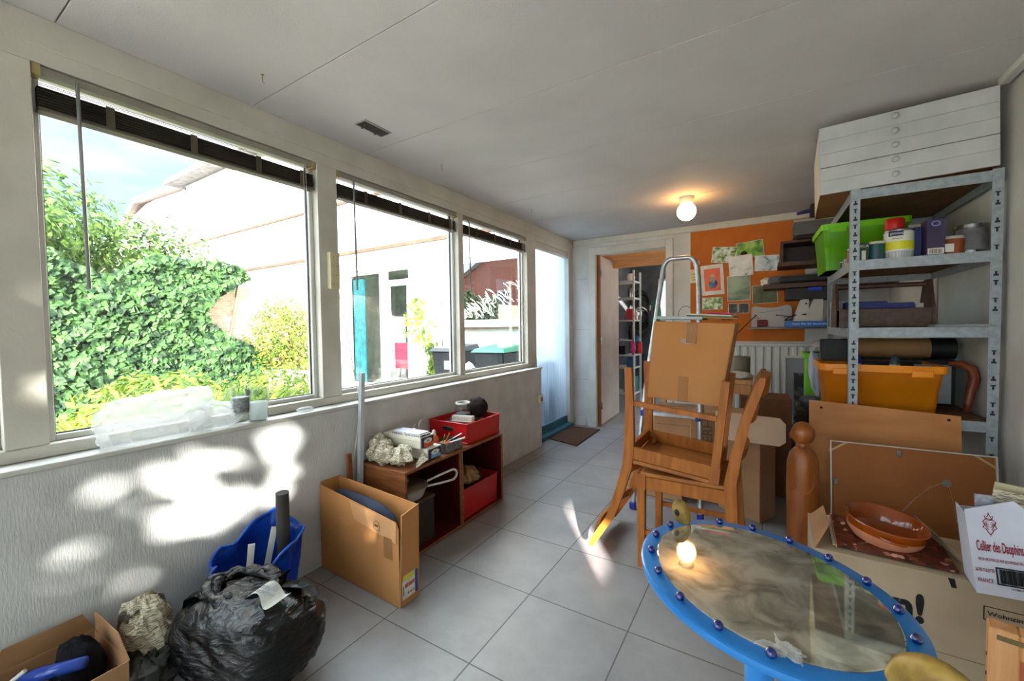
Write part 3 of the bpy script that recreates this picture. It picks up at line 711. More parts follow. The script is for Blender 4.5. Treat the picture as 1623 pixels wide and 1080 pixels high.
bm = BM()
def rimring(bm, cx_, cy_, cz_, rx, ry, r, sd, n=64):
    pts = []
    for k in range(n):
        a = 2*PI*k/n; q = Vector((math.cos(a), math.sin(a), sd))
        pts.append((cx_+rx*math.cos(a)*(1+.12*noise.noise(q*3)), cy_+ry*math.sin(a)*(1+.12*noise.noise(q*4)), cz_+.03*noise.noise(q*2.5)))
    rs = [r*(1+.7*noise.noise(Vector(p)*22)) for p in pts]
    tube(bm, pts, rs, n=10, close=True)
rimring(bm, -.07, .03, .305, .13, .09, .022, 1.1); rimring(bm, -.05, .03, .318, .11, .07, .014, 4.1)
obj('bag_rim', bm, bagm, t, smooth='full')
bm = BM()
def flapgeo(bm, P, W):
    g = []
    for (p, w_) in zip(P, W):
        p = Vector(p); g.append([bm.verts.new(p+Vector((0,-w_,.3*w_))), bm.verts.new(p+Vector((0,0,w_*.55))), bm.verts.new(p+Vector((0,w_,-.2*w_)))])
    for a, b in zip(g, g[1:]):
        for k in (0, 1): bm.faces.new((a[k], a[k+1], b[k+1], b[k]))
flapgeo(bm, [(.05,.07,.295),(.10,.075,.318),(.15,.08,.322),(.19,.085,.312),(.215,.08,.292),(.235,.085,.283),(.26,.085,.28)], [.03,.032,.026,.02,.014,.010,.004])
bmesh.ops.solidify(bm, geom=bm.faces[:], thickness=.002); obj('tied_end', bm, bagm, t, smooth='full'); bm = BM()
flapgeo(bm, [(.03,.08,.28),(.05,.09,.33),(.075,.10,.35)], [.035,.022,.006])
bmesh.ops.solidify(bm, geom=bm.faces[:], thickness=.002); obj('tied_end', bm, bagm, t, smooth='full'); bm = BM()
flapgeo(bm, [(-.12,-.02,.29),(-.16,-.04,.31),(-.19,-.06,.30),(-.20,-.07,.27)], [.04,.035,.03,.02])
bmesh.ops.solidify(bm, geom=bm.faces[:], thickness=.002)
obj('tied_end', bm, bagm, t, smooth='full')
bm = BM(); n = 12; g = []
for i in range(n+1):
    x = -.055+.115*i/n
    g.append((bm.verts.new((x, -.03+.012*math.sin(i*.5), .345+.012*math.sin(i*.55))), bm.verts.new((x+.02, .03+.01*math.sin(i*.4), .352+.012*math.sin(i*.55+.4)))))
for a, b in zip(g, g[1:]): bm.faces.new((a[0], b[0], b[1], a[1]))
bmesh.ops.solidify(bm, geom=bm.faces[:], thickness=.0006)
nt_ = obj('paper_note', bm, paper, loc=(-1.455, .735, -.004)); nt_.rotation_euler = (.10, .08, .25)
tag(nt_, 'handwritten white paper note lying on the black bin bag', 'note')
text('handwriting', 'gipsgaas\nscherpen', .02, mat('ink_grey', (110,110,120)), nt_, TR(0.0,.002,.3605) @ RX(.12), ext=.0002, shear=.3)

# blue bag with roll and strips
t = thing('shopping_bag', 'open blue plastic shopping bag leaning against the low wall', 'bag', (-1.80, .865, .0), math.radians(2))
bm = BM()
# a tapering sack: rings from floor to mouth, slanted mouth
ringsN = 40; prof = []
levels = [0, .08, .16, .24, .30, .345]
ringv = []
for li, z in enumerate(levels):
    f_ = z/.345; row = []
    for k in range(ringsN):
        a = 2*PI*k/ringsN; ca, sa = math.cos(a), math.sin(a)
        rx = (.10+.015*f_)*(1+.30*noise.noise(Vector((ca*2.2, sa*2.2, z*9)))); ry = (.14+.03*f_)*(1+.22*noise.noise(Vector((ca*3+5, sa*2, z*7))))
        top = (.300+.055*sa-.05*ca+.022*math.sin(3*a+.6)+.012*math.sin(7*a))   # mouth height
        zz = f_*(top)+.02*noise.noise(Vector((ca*3, sa*3, z*4)))*f_
        row.append(bm.verts.new((rx*ca, ry*sa, max(.002, zz+.02*f_))))
    ringv.append(row)
for A, B in zip(ringv, ringv[1:]):
    for k in range(ringsN): bm.faces.new((A[k], A[(k+1) % ringsN], B[(k+1) % ringsN], B[k]))
bm.faces.new(ringv[0][::-1])
bmesh.ops.solidify(bm, geom=bm.faces[:], thickness=.002)
obj('bag_body', bm, bluepl, t, smooth='full')
bm = BM(); pts = [tuple(v) for v in []]
P = []
for k in range(48):
    a = 2*PI*k/48; ca, sa = math.cos(a), math.sin(a)
    P.append((.118*ca*(1+.30*noise.noise(Vector((ca*2.2, sa*2.2, .345*9)))), 0.172*sa*(1+.22*noise.noise(Vector((ca*3+5, sa*2, .345*7)))), .322+.055*sa-.05*ca+.022*math.sin(3*a+.6)+.012*math.sin(7*a)+.02*noise.noise(Vector((ca*3, sa*3, 1.38)))))
tube(bm, P, .006, n=7, close=True); obj('hem', bm, bluepl, t, smooth=True)
bm = BM(); tube(bm, [(0,0,0),(.0,.0,.50)], .026, n=22); bm2 = None
o = obj('cardboard_tube', bm, graphite, smooth=True, loc=(-1.80, .972, .03)); o.rotation_euler = (math.radians(2), math.radians(4), 0); tag(o, 'dark grey cardboard tube standing in the blue bag', 'tube')
for i, (x, y, rx_, ry_, lab) in enumerate(((-1.80,.835,-.25,.06,'white plastic strip in the blue bag, left one'),(-1.83,.90,-.42,.02,'white plastic strip in the blue bag, next to the dark tube'))):
    bm = BM(); box(bm, -.002, .002, -.012, .012, 0, .345 if i == 0 else .37, bev=.0008); o = obj('plastic_strip', bm, paper, loc=(x, y-.03, .02)); o.rotation_euler = (-.1-.10*i, ry_, -.45); tag(o, lab, 'strip', 'white strips in the blue bag')

# newspaper heap between box and bag
bm = BM(); ball(bm, (0,0,0), (.095,.075,.155), 28, fn=lambda u: crumple(u*.8, 3.3, .36)); 
tag(obj('newspaper_bundle', bm, newsm, loc=(-1.79, .495, .18)), 'tall crumpled newspaper bundle between carton and black bin bag', 'newspaper')
bm = BM(); ball(bm, (0,0,0), (.11,.09,.10), 60, fn=lambda u: crumple(u, 6.3, .3)); 
tag(obj('dark_cloth', bm, mat('dark_cloth', (54,52,46), (34,32,30)), smooth=True, loc=(-1.72, .46, .10)), 'dark crumpled cloth on the floor beside the black bin bag', 'cloth')
# open carton at the bottom left corner
t = thing('cardboard_box', 'open cardboard box in the lower left corner with glasses and dark wool inside', 'box', (-1.79, .285, 0), math.radians(2))
w, dd, hh = .14, .125, .22
def panel(p): 
    bm = BM(); hexa(bm, p[:4], p[4:]); return bm
for (x0, x1, y0, y1) in ((-w, w, -dd, -dd+.004), (-w, w, dd-.004, dd), (-w, -w+.004, -dd+.004, dd-.004), (w-.004, w, -dd+.004, dd-.004)):
    bx('side_panel', carton3, t, x0, x1, y0, y1, .004, hh)
bx('bottom_panel', carton3, t, -w, w, -dd, dd, .001, .005)
bm = BM(); prism(bm, [(-w,0),(w,0),(w-.05,.075),(-w+.03,.075)], .003, TR(0,dd,hh) @ RX(.12)); obj('back_flap', bm, carton3, t)
bm = BM(); prism(bm, [(-dd,0),(dd,0),(dd-.03,.07),(-dd+.05,.07)], .003, TR(-w,0,hh) @ RZ(PI/2) @ RX(.1)); obj('side_flap', bm, carton3, t)
bm = BM(); ball(bm, (0,0,0), (.065,.06,.11), 40, fn=lambda u: 1+.15*noise.noise(u*3)+.04*noise.noise(u*16)); tag(obj('wool_bundle', bm, mat('dark_wool', (18,18,28), (8,8,14), rough=1, bump=1, bscale=160), smooth='full', loc=(-1.80,.335,.175)), 'black wool bundle in the lower left cardboard box', 'wool')
bm = BM(); tube(bm, [(-1.86,.22,.215),(-1.79,.265,.232),(-1.72,.335,.245)], [.014,.02,.016], n=12); tag(obj('blue_bottle', bm, mat('blue_glass', (50,84,180), (34,60,150), rough=.15), smooth='full'), 'blue plastic bottle lying in the lower left cardboard box', 'bottle')
for i, (x, y, lab) in enumerate(((-1.735,.235,'clear drinking glass lying in the lower left box, front one'),(-1.70,.285,'clear drinking glass in the lower left box, near its right side'))):
    bm = BM(); lathe(bm, [(0,0),(.024,0),(.026,.003),(.037,.10),(.036,.10),(.025,.005),(0,.004)], 26); o = obj('drinking_glass', bm, jarg, smooth=True, loc=(x, y, .165)); o.rotation_euler = (.45, .5-.3*i, 0); tag(o, lab, 'glass', 'glasses in the lower left box')
bm = BM(); ball(bm, (0,0,0), (.075,.06,.10), 24, fn=lambda u: crumple(u, 12, .3)); tag(obj('wrapped_glass', bm, newsm, loc=(-1.85,.235,.12)), 'newspaper wrapped object in the lower left box', 'newspaper')
bm = BM(); tube(bm, [(-1.90,.19,.17),(-1.85,.20,.215),(-1.83,.235,.245)], .006, n=8); tag(obj('string', bm, paper, smooth=True), 'white cord in the lower left box', 'cord')
bm = BM(); ball(bm, (0,0,0), (.10,.09,.07), 20); tag(obj('cloth_filling', bm, black, smooth='full', loc=(-1.78,.28,.08)), 'dark cloth at the bottom of the lower left box', 'cloth')

# ------------------------------------------------------------------ on the sill
bm = BM()
def pbag(u):
    return 1.1+.30*noise.noise(u*1.3+Vector((2,0,0)))-.30*abs(noise.noise(u*2.6))-.08*abs(noise.noise(u*7))+(.25*max(0,-u.y)*max(0,u.z))
ball(bm, (0,0,0), (.05,.175,.13), 96, M=RX(.22), fn=pbag)
for v in bm.verts:
    if v.co.z < -.055: v.co.z = -.055
o = obj('plastic_bag', bm, clearpl, smooth=True, loc=(-2.0, .62, .87)); tag(o, 'crumpled clear plastic bag on the window sill', 'bag')
bm = BM(); ball(bm, (0,0,0), (.035,.10,.06), 64, fn=lambda u: pbag(u*1.1+Vector((5,5,5)))); tag(obj('plastic_wrap', bm, clearpl, smooth=True, loc=(-2.0, .82, .865)), 'loose transparent wrap beside the plastic bag on the sill', 'wrap')
def tumbler(loc, s, fill, lab):
    t = thing('drinking_glass', lab, 'glass', loc, group='glasses on the window sill')
    bm = BM(); lathe(bm, [(0,0),(.030*s,0),(.033*s,.004),(.042*s,.13*s),(.040*s,.13*s),(.031*s,.008),(0,.006)], 30); obj('glass_body', bm, jarg, t, smooth=True)
    bm = BM(); lathe(bm, [(0,.009),(.030*s,.009),(.035*s,.075*s),(0,.07*s)], 24); obj('glass_content', bm, fill, t, smooth=True)
tumbler((-1.985, .905, .857), 1.0, mat('grey_gravel', (206,204,200), (150,148,146), scale=80), 'glass with grey gravel on the window sill')
tumbler((-1.975, .972, .814), 1.15, thin_plastic('frosted_glass', (250,248,242), .6), 'tall glass with pale filling on the window sill, right of the grey one')
bm = BM(); ball(bm, (0,0,0), (.018,.045,.012), 24, fn=lambda u: crumple(u, 1)); tag(obj('bubble_wrap', bm, clearpl, smooth=True, loc=(-1.985, 1.20, .825)), 'small scrap of plastic wrap at the right end of the sill', 'wrap')

# ------------------------------------------------------------------ chairs
def bar(bm, p, q, w, d, w2=None, d2=None):
    """tapering square bar from p to q (mostly along z), w in x, d in y"""
    w2 = w if w2 is None else w2; d2 = d if d2 is None else d2
    a = [(p[0]-w/2,p[1]-d/2,p[2]),(p[0]+w/2,p[1]-d/2,p[2]),(p[0]+w/2,p[1]+d/2,p[2]),(p[0]-w/2,p[1]+d/2,p[2])]
    b = [(q[0]-w2/2,q[1]-d2/2,q[2]),(q[0]+w2/2,q[1]-d2/2,q[2]),(q[0]+w2/2,q[1]+d2/2,q[2]),(q[0]-w2/2,q[1]+d2/2,q[2])]
    return hexa(bm, a, b)
def make_chair(lab, rake=.11):
    """front legs at x=-.20, back at x=+.20, back leans to +x; seat height .485, total .99"""
    t = thing('dining_chair', lab, 'chair', group='stacked wooden dining chairs')
    X0, X1, Yh, SH = -.20, .20, .195, .485
    for s in (-1, 1):
        bm = BM(); y = s*Yh
        bar(bm, (X0,y,0), (X0,y,.40), .034, .036, .036, .038); bar(bm, (X0,y,.40), (X0,y,SH-.008), .044, .040)
        obj('leg', bm, chairw, t)
        bm = BM(); prof = [(X1+.045,0),(X1+.02,.18),(X1,.40),(X1-.002,.50),(X1+.022,.64),(X1+.06,.80),(X1+rake,.955),(X1+rake+.012,.99)]
        ww = [.036,.040,.05,.05,.045,.04,.038,.022]
        A = [(x-w/2, z) for (x, z), w in zip(prof, ww)] + [(x+w/2, z) for (x, z), w in zip(prof[::-1], ww[::-1])]
        prism(bm, A, .032, TR(0, y-.016, 0)); obj('leg', bm, chairw, t)
    for s in (-1, 1):
        bm = BM(); box(bm, X0+.02, X1-.02, s*Yh-.011, s*Yh+.011, SH-.085, SH-.022, bev=.002); obj('seat_rail', bm, chairw, t)
        bm = BM(); box(bm, X0+.018, X1+.01, s*Yh-.009, s*Yh+.009, .165, .19, bev=.002); obj('stretcher', bm, chairw, t)
    for x in (X0, X1):
        bm = BM(); box(bm, x-.011, x+.011, -Yh+.018, Yh-.018, SH-.085, SH-.022, bev=.002); obj('seat_rail', bm, chairw, t)
    bm = BM(); box(bm, X0+.01, X1-.012, -Yh+.016, Yh-.016, SH-.022, SH-.004, bev=.006, seg=2); box(bm, X0-.005, X1-.026, -Yh-.014, Yh+.014, SH-.020, SH, bev=.006, seg=2)
    obj('seat', bm, chairw2, t)
    for s in (-1, 1):   # corner blocks under the seat
        bm = BM(); box(bm, -.02, .02, -.012, .012, SH-.06, SH-.022, M=TR(s*.165, s*.16, 0) @ RZ(PI/4)); obj('corner_block', bm, chairw2, t)
    # curved back slats
    for z, x, h_ in ((.62, X1+.018, .05), (.80, X1+.058, .055), (.945, X1+rake-.004, .085)):
        bm = BM(); n = 12; g = []
        for i in range(n+1):
            u = -1+2*i/n; y = u*(Yh-.012); c = .03*(1-u*u)
            tl = .012
            g.append([bm.verts.new(p) for p in ((x+c-.008,y,z-h_/2),(x+c+.008,y,z-h_/2),(x+c+.008+tl,y,z+h_/2),(x+c-.008+tl,y,z+h_/2))])
        for a, b in zip(g, g[1:]):
            for k in range(4): bm.faces.new((a[k], a[(k+1) % 4], b[(k+1) % 4], b[k]))
        bm.faces.new(g[0]); bm.faces.new(g[-1][::-1]); obj('back_slat', bm, chairw, t)
    return t
A = make_chair('upright wooden dining chair at the bottom of the stack'); A.location = (-.335, 2.285, 0)
B = make_chair('upside-down wooden dining chair stacked on the upright chair', .135)
B.rotation_euler = (0, PI+math.radians(6.0), 0); B.location = (-.335, 2.285, 1.0)
B.location = (-.355, 2.285, .985)

# box on the legs of the upturned chair
t = thing('cardboard_box', 'large closed cardboard box wedged between the upturned chair legs', 'box', (-.355, 2.36, .835), 0)
t.rotation_euler = (0, math.radians(3.5), 0)
bm = BM(); hexa(bm, [(-.180,-.155,0),(.165,-.155,0),(.165,.155,0),(-.180,.155,0)], [(-.165,-.175,.40),(.205,-.175,.405),(.205,.17,.405),(-.165,.17,.40)])
bmesh.ops.bevel(bm, geom=bm.edges[:], offset=.004, segments=2, affect='EDGES'); obj('box_body', bm, carton, t)
bx('tape', tapem, t, -.005, .042, -.1775, -.172, .30, .402); bx('tape', tapem, t, -.03, .017, -.1615, -.15, .0, .13)
bm = BM(); box(bm, -.03, .02, -.172, -.168, .295, .32); box(bm, -.005, .002, -.176, -.17, .30, .395, M=RY(.05)); box(bm, .012, .019, -.176, -.17, .30, .395, M=RY(.05)); obj('loose_tape', bm, clearpl, t)
# things on the box
bm = BM(); box(bm, -.11, .11, -.15, .15, 0, .016, bev=.002); o = obj('flat_box', bm, mat('pale_blue_card', (176,184,186), (160,168,172))); o.location = (-.385, 2.36, 1.252); o.rotation_euler = (0, math.radians(2.0), .03)
tag(o, 'flat pale blue-grey box on top of the cardboard box', 'box')
for i, (x, z, w_, m_, rz, lab) in enumerate(((-.24,1.262,.11,carton3,.1,'tan folder on the cardboard box, lowest of the papers'),(-.235,1.270,.105,mat('folder_green', (120,128,84), (104,112,70)),-.08,'olive folder between the papers on the cardboard box'),(-.25,1.277,.10,paper,.04,'cream paper stack on the cardboard box'),(-.205,1.284,.055,mat('pink_card', (206,46,96), (190,40,86)),.05,'pink card on top of the papers on the cardboard box'))):
    bm = BM(); box(bm, -w_, w_, -.10, .10, 0, .006, bev=.001); o = obj('folder', bm, m_); o.location = (x, 2.34, z-.008+.0); o.rotation_euler = (0, math.radians(3.5), rz); tag(o, lab, 'folder', 'folders and papers on the cardboard box')
bm = BM()
for k in range(6): tube(bm, [(-.19+.008*k,2.28,1.243),(-.165+.010*k,2.30,1.285)], .0018, n=5)
tag(obj('wire_bundle', bm, tin, smooth=True), 'small bundle of silver wires on the cardboard box', 'wires')
bm = BM(); tube(bm, [(-.43,2.50,1.262),(-.428,2.50,1.30),(-.41,2.5,1.325),(-.385,2.5,1.33),(-.365,2.5,1.318)], .0016, n=6); tag(obj('bent_wire', bm, inkm, smooth=True), 'thin bent black wire behind the papers on the box', 'wire')

# ------------------------------------------------------------------ ladder
t = thing('step_ladder', 'aluminium step ladder with a round top rail behind the stacked chairs', 'ladder', (0,0,0))
bm = BM()
P = [(-.755,2.72,.02),(-.725,2.86,.62),(-.690,2.93,1.0),(-.635,3.03,1.52)]
P += [(-.628+.06*(1-math.cos(a)), 3.045, 1.60+.085*math.sin(a)) for a in [PI/2*k/5 for k in range(1, 6)]]
P += [(-.465+.06*math.sin(a), 3.045, 1.60+.085*math.cos(a)) for a in [PI/2*k/5 for k in range(0, 6)]]
P += [(-.392,3.03,1.5),(-.375,2.93,1.0),(-.362,2.86,.62),(-.345,2.75,.02)]
tube(bm, P, .0155, n=12); obj('rail', bm, alu, t, smooth=True)
def tread(z, y, xl, xr):
    bm = BM(); box(bm, xl, xr, y-.045, y+.045, z-.022, z, bev=.003)
    for k in range(6): box(bm, xl, xr, y-.041+.0145*k, y-.034+.0145*k, z, z+.0025)
    s = obj('step', bm, alu, t)
    bl = mat('blue_cap', (34,50,150), (28,42,130), rough=.4)
    for x in (xl, xr): bx('step_bracket', bl, s, x-.014, x+.014, y-.048, y+.048, z-.032, z+.006, bev=.003)
for z, y, xl, xr in ((.20,2.76,-.735,-.362),(.42,2.81,-.725,-.365),(.64,2.865,-.715,-.37),(.90,2.91,-.69,-.38)): tread(z, y, xl, xr)
for x0, x1 in ((-.70,-.76),(-.385,-.36)):
    bm = BM(); tube(bm, [(x0,2.95,.92),(x1,3.34,.03)], .013, n=10); obj('rear_strut', bm, alu, t, smooth=True)
bm = BM(); tube(bm, [(-.73,3.2,.35),(-.37,3.2,.35)], .011, n=8); obj('cross_bar', bm, alu, t, smooth=True)
for x, y in ((-.755,2.72),(-.345,2.75),(-.76,3.34),(-.36,3.34)): bx('foot_cap', MATS['blue_cap'], t, x-.02, x+.02, y-.02, y+.02, 0.001, .045, bev=.005)

# ------------------------------------------------------------------ small table and cardboard cartons behind the ladder
t = thing('side_table', 'pale wooden side table under the radiator end behind the ladder', 'table', (-.43, 3.75, 0))
bx('tabletop', pine, t, -.40, .34, -.30, .22, .775, .80, bev=.004)
for x, y in ((-.37,-.27),(.31,-.27),(-.37,.19),(.31,.19)): bx('leg', pine, t, x-.02, x+.02, y-.02, y+.02, 0, .775, bev=.003)
bx('apron', pine, t, -.36, .30, -.27, -.25, .70, .775)
bm = BM(); ball(bm, (0,0,0), (.10,.09,.035), 32, fn=lambda u: crumple(u, 7)); tag(obj('cloth_pile', bm, mat('pale_cloth', (190,190,184), (160,160,156)), smooth='full', loc=(-.19, 3.62, .825)), 'pale folded cloth lying on the side table', 'cloth')
bm = BM(); lathe(bm, [(0,0),(.05,0),(.058,.01),(.06,.16),(.055,.16),(.053,.012),(0,.01)], 24); tag(obj('grey_pot', bm, mat('pot_grey', (126,120,104), (110,104,90)), smooth=True, loc=(-.17, 3.80, .801)), 'grey cylindrical pot on the side table near the radiator', 'pot')
def carton_box(lab, x0, x1, y0, y1, z0, z1, rz=0, m=carton3, flaps=True, tape=True, nm='moving_box'):
    t = thing(nm, lab, 'box', ((x0+x1)/2, (y0+y1)/2, z0+.002), rz, group='cardboard boxes behind the chairs'); w = (x1-x0)/2; d = (y1-y0)/2; h = z1-z0-.003
    bx('box_body', m, t, -w, w, -d, d, 0, h, bev=.003)
    if tape:
        bx('tape', tapem, t, -.025, .025, -d-.001, -d+.001, h-.07, h); 
    bm = BM(); box(bm, -w, w, -.001, .001, h, h+.0012); box(bm, -w+.002, w-.002, -d-.0008, -d+.0005, h*.5-.0015, h*.5+.0015); obj('seam', bm, mat('carton_seam', (110,80,56), (100,72,50)), t)
    return t
carton_box('cardboard box on the floor behind the ladder, left of the printed one', -.80, -.42, 3.40, 3.70, 0, .30)
carton_box('cardboard box stacked on the left box behind the ladder', -.78, -.44, 3.42, 3.68, .30, .56, .04)
c = carton_box('tall printed cardboard box behind the upright chair', -.45, -.12, 3.07, 3.36, 0, .62, .0)
text('print', 'VERH', .09, mat('print_brown', (110,80,60), (104,76,56)), c, face_ny(-.05, -.162, .47) @ RZ(PI/2), sx=1)
carton_box('low cardboard box on the floor left of the printed box', -.86, -.48, 2.98, 3.28, 0, .18, -.05, tape=False)
# tall box with an open flap
t = thing('open_carton', 'tall cardboard box with a pale wide flap folded out beside the carved figure', 'box', (-.031, 2.889, 0), 0)
bm = BM(); box(bm, -.27, 0, 0, .17, 0.002, .50, M=RZ(math.radians(-29)), bev=.003); obj('box_body', bm, carton3, t)
bm = BM(); prism(bm, [(-.24,0),(.098,-.004),(.128,.022),(.128,.125),(.098,.158),(-.24,.168)], .004, TR(0,-.075,.515) @ RX(-.15)); obj('flap', bm, mat('flap_light', (214,184,156), (200,170,142), rough=.85), t)
t = thing('open_carton', 'dark brown cardboard box leaning under the radiator', 'box', (-.02, 3.40, 0), math.radians(4))
bx('box_body', mat('carton_dark', (126,84,54), (106,70,44), rough=.9), t, -.14, .17, 0, .25, 0.002, .70, bev=.003)

# ------------------------------------------------------------------ radiator, framed picture, wall pictures
t = thing('radiator', 'white panel radiator below the orange wall panel', 'radiator', (0, YF-.012, 0))
bm = BM(); n = 9; g = []
x = -.40
prof = []
while x < .46:
    prof += [(x, 0), (x+.012, -.018), (x+.035, -.018), (x+.047, 0)]; x += .0667
top = [(a, b) for a, b in prof]
va = [(bm.verts.new((a, -.055+b, .34)), bm.verts.new((a, -.055+b, 1.0))) for a, b in top]
for p, q in zip(va, va[1:]): bm.faces.new((p[0], q[0], q[1], p[1]))
box(bm, -.41, .46, -.052, -.02, .32, 1.01, bev=.004); obj('panel', bm, radm, t)
bx('top_cover', white, t, -.41, .46, -.085, -.01, 1.008, 1.032, bev=.004)
bm = BM(); tube(bm, [(-.38,-.04,.34),(-.38,-.04,.0)], .008, n=8); obj('pipe', bm, radm, t, smooth=True)
bx('bracket', radm, t, -.3, -.27, -.02, .01, .5, .9)

t = thing('framed_picture', 'grey framed dark print leaning against the radiator', 'picture', (.31, 4.30, 0), math.radians(-2)); t.rotation_euler = (math.radians(-7), 0, 0)
for a in ((-.175,.24,.92,.94),(-.175,.24,0,.02),(-.175,-.165,.02,.92),(.23,.24,.02,.92)): bx('frame_bar', mat('frame_silver', (190,190,186), (176,176,172), rough=.4), t, a[0], a[1], -.012, .012, a[2], a[3])
bx('mount', mat('mount_grey', (138,142,150), (128,132,140)), t, -.165, .23, -.002, .006, .02, .92)
bx('print', pic_mat('dark_print', ((16,16,18),(22,22,26),(80,84,88),(140,144,146)), 9, 3), t, -.105, .17, -.005, -.001, .12, .79)
t = thing('tote_bag', 'dark crumpled bag hanging in front of the framed picture', 'bag', (.24, 4.0, .0))
bm = BM(); ball(bm, (0,0,.30), (.075,.05,.19), 40, fn=lambda u: crumple(u, 15, .35)); obj('bag_body', bm, mat('bag_dark', (58,60,64), (36,38,42)), t, smooth=True)
bm = BM(); tube(bm, [(-.06,0,.4),(-.1,0,.2),(-.11,0,.02)], .008, n=6); tube(bm, [(.0,0,.45),(.05,0,.60),(.09,0,.66)], .009, n=6); obj('strap', bm, black, t, smooth=True)

def pic(nm, lab, x0, z1, x1, z0, m, rot=0, border=None, y=YF-.012, extra=None):
    t = thing(nm, lab, 'picture', ((x0+x1)/2, y, (z0+z1)/2), group='prints pinned on the orange wall'); t.rotation_euler = (math.radians(2), rot, 0)
    w = (x1-x0)/2; h = (z1-z0)/2
    bx('sheet', border if border else paper, t, -w, w, -.0012, 0, -h, h)
    k = .0 if not border else 1
    bx('image', m, t, -w+.004+k*w*.24, w-.004-k*w*.24, -.0022, -.0012, -h+.004+k*h*.30, h-.004-k*h*.22)
    return t
G1, G2 = (86,132,40), (60,92,44)
pic('picture', 'green and white flower print at the upper left of the orange wall', -.485, 2.005, -.262, 1.845, pic_mat('p1', ((40,70,40),(120,150,60),(190,204,190),(226,232,226)), 22, 1), math.radians(6), y=YF-.014)
p2 = pic('picture', 'bright green print with a dark bird, highest on the orange wall', -.262, 2.035, -.03, 1.875, pic_mat('p2', ((50,100,26),(96,156,36),(130,180,60),(180,200,120)), 12, 2), math.radians(-5))
bm = BM(); lathe(bm, [(0,0),(1,0),(1,.1),(0,.1)], 16, face_ny(-.055,-.0032,-.04) @ Matrix.Diagonal((.03,.035,.01,1))); obj('bird_shape', bm, inkm, p2)
p3 = pic('picture', 'pale print of a grey hare below the upper left flower print', -.33, 1.905, -.12, 1.70, pic_mat('p3', ((120,112,96),(206,210,200),(220,222,216),(232,232,228)), 12, 4), math.radians(-4), y=YF-.016)
pic('picture', 'blue-grey print with a teapot right of the hare print', -.105, 1.885, .095, 1.735, pic_mat('p4', ((86,106,112),(170,188,194),(200,212,214),(216,224,224)), 14, 6), math.radians(2))
po = pic('poster', 'white sheet with an orange and blue figure painting on the orange wall', -.585, 1.835, -.375, 1.515, pic_mat('p5', ((206,86,50),(214,92,54),(222,96,58),(226,104,64)), 8, 8), math.radians(-3), border=paper)
for q, (fx, fz, fw, fh, fc) in enumerate(((.0,-.045,.042,.040,(96,110,150)),(.004,.0,.026,.032,(160,168,160)),(.004,.045,.020,.020,(196,180,150)),(-.032,-.05,.014,.022,(200,196,120)),(.034,-.03,.014,.03,(76,92,140)))):
    bm = BM(); lathe(bm, [(0,0),(1,0),(1,.1),(0,.1)], 10, face_ny(fx,-.0024,fz) @ Matrix.Diagonal((fw,fh,.006,1))); obj('figure_shape', bm, mat('fig_c%d' % q, fc, None, scale=60), po)
pic('picture', 'green garden print directly below the white figure poster', -.575, 1.50, -.385, 1.375, pic_mat('p6', ((40,60,50),(110,150,50),(200,214,180),(236,236,220)), 24, 9), 0)
pb = pic('poster', 'tall pale green portrait print in the middle of the orange wall', -.345, 1.705, -.14, 1.455, pic_mat('p7', ((70,88,66),(112,132,104),(150,168,140),(166,182,154)), 5, 12), math.radians(-1))
pic('photograph', 'small dark photograph below the green portrait, left one', -.335, 1.43, -.245, 1.33, pic_mat('p8', ((20,24,20),(36,42,36),(60,66,58),(110,112,104)), 14, 13))
pic('photograph', 'small dark photograph below the green portrait, right one', -.24, 1.43, -.15, 1.33, pic_mat('p9', ((16,18,16),(30,34,30),(56,60,54),(96,98,92)), 14, 14))
pic('picture', 'misty olive forest print right of the green portrait', -.125, 1.60, .085, 1.42, pic_mat('p10', ((50,58,30),(84,88,46),(110,112,66),(140,140,96)), 6, 16), math.radians(-3))
pic('note_card', 'small white card at the left edge of the orange wall, upper one', -.66, 1.885, -.60, 1.845, paper, y=YF-.02)
tn = pic('note_card', 'cream card with printed lines at the left edge of the orange wall', -.69, 1.80, -.62, 1.66, mat('cream_note', (222,200,150), (210,190,140)), y=YF-.02)
bm = BM()
for k in range(3): box(bm, -.022, .02, -.004, -.0022, -.04+.03*k, -.036+.03*k)
obj('lines', bm, inkm, tn)

# tray-like board on the ledge, blue book, and the wall ledge
bx0 = BM(); box(bx0, -.15, .62, YF-.16, YF-.010, 1.172, 1.187, bev=.002); tag(obj('wall_ledge', bx0, mat('ledge_grey', (140,142,140), (124,126,124))), 'narrow grey shelf ledge below the orange wall pictures', 'shelf')
t = thing('moulded_board', 'rounded pale grey plastic panel leaning on the wall ledge', 'panel', (.035, YF-.07, 1.19)); t.rotation_euler = (math.radians(-10), 0, 0)
bm = BM(); pts = [(-.165,0)]+[(-.165,.16)]+[(-.14-.025*math.cos(a), .19+.025*math.sin(a)-.01) for a in (.5,1.0,1.5)]
n = 14
for i in range(n+1):
    u = i/n; x = -.13+.26*u; pts.append((x, .207-.022*math.sin(PI*u)+.006*u))
pts += [(.155,.20),(.165,.18),(.165,0)]
prism(bm, pts, .006); obj('panel_body', bm, mat('pale_plastic', (176,176,172), (164,164,160), rough=.4), t)
bm = BM()
for x in (-.12, .10): tube(bm, [(x-.02,-.002,.09),(x+.045,-.002,.09)], .001, n=4); tube(bm, [(x+.01,-.002,.075),(x+.01,-.002,.11)], .001, n=4)
tube(bm, [(-.10,-.002,.14),(.1,-.002,.165)], .001, n=4); obj('stitch_marks', bm, inkm, t)
bx('red_pouch', mat('dark_red_cloth', (120,34,40), (96,26,32)), t, -.115, -.03, -.018, -.003, .004, .068, bev=.004)
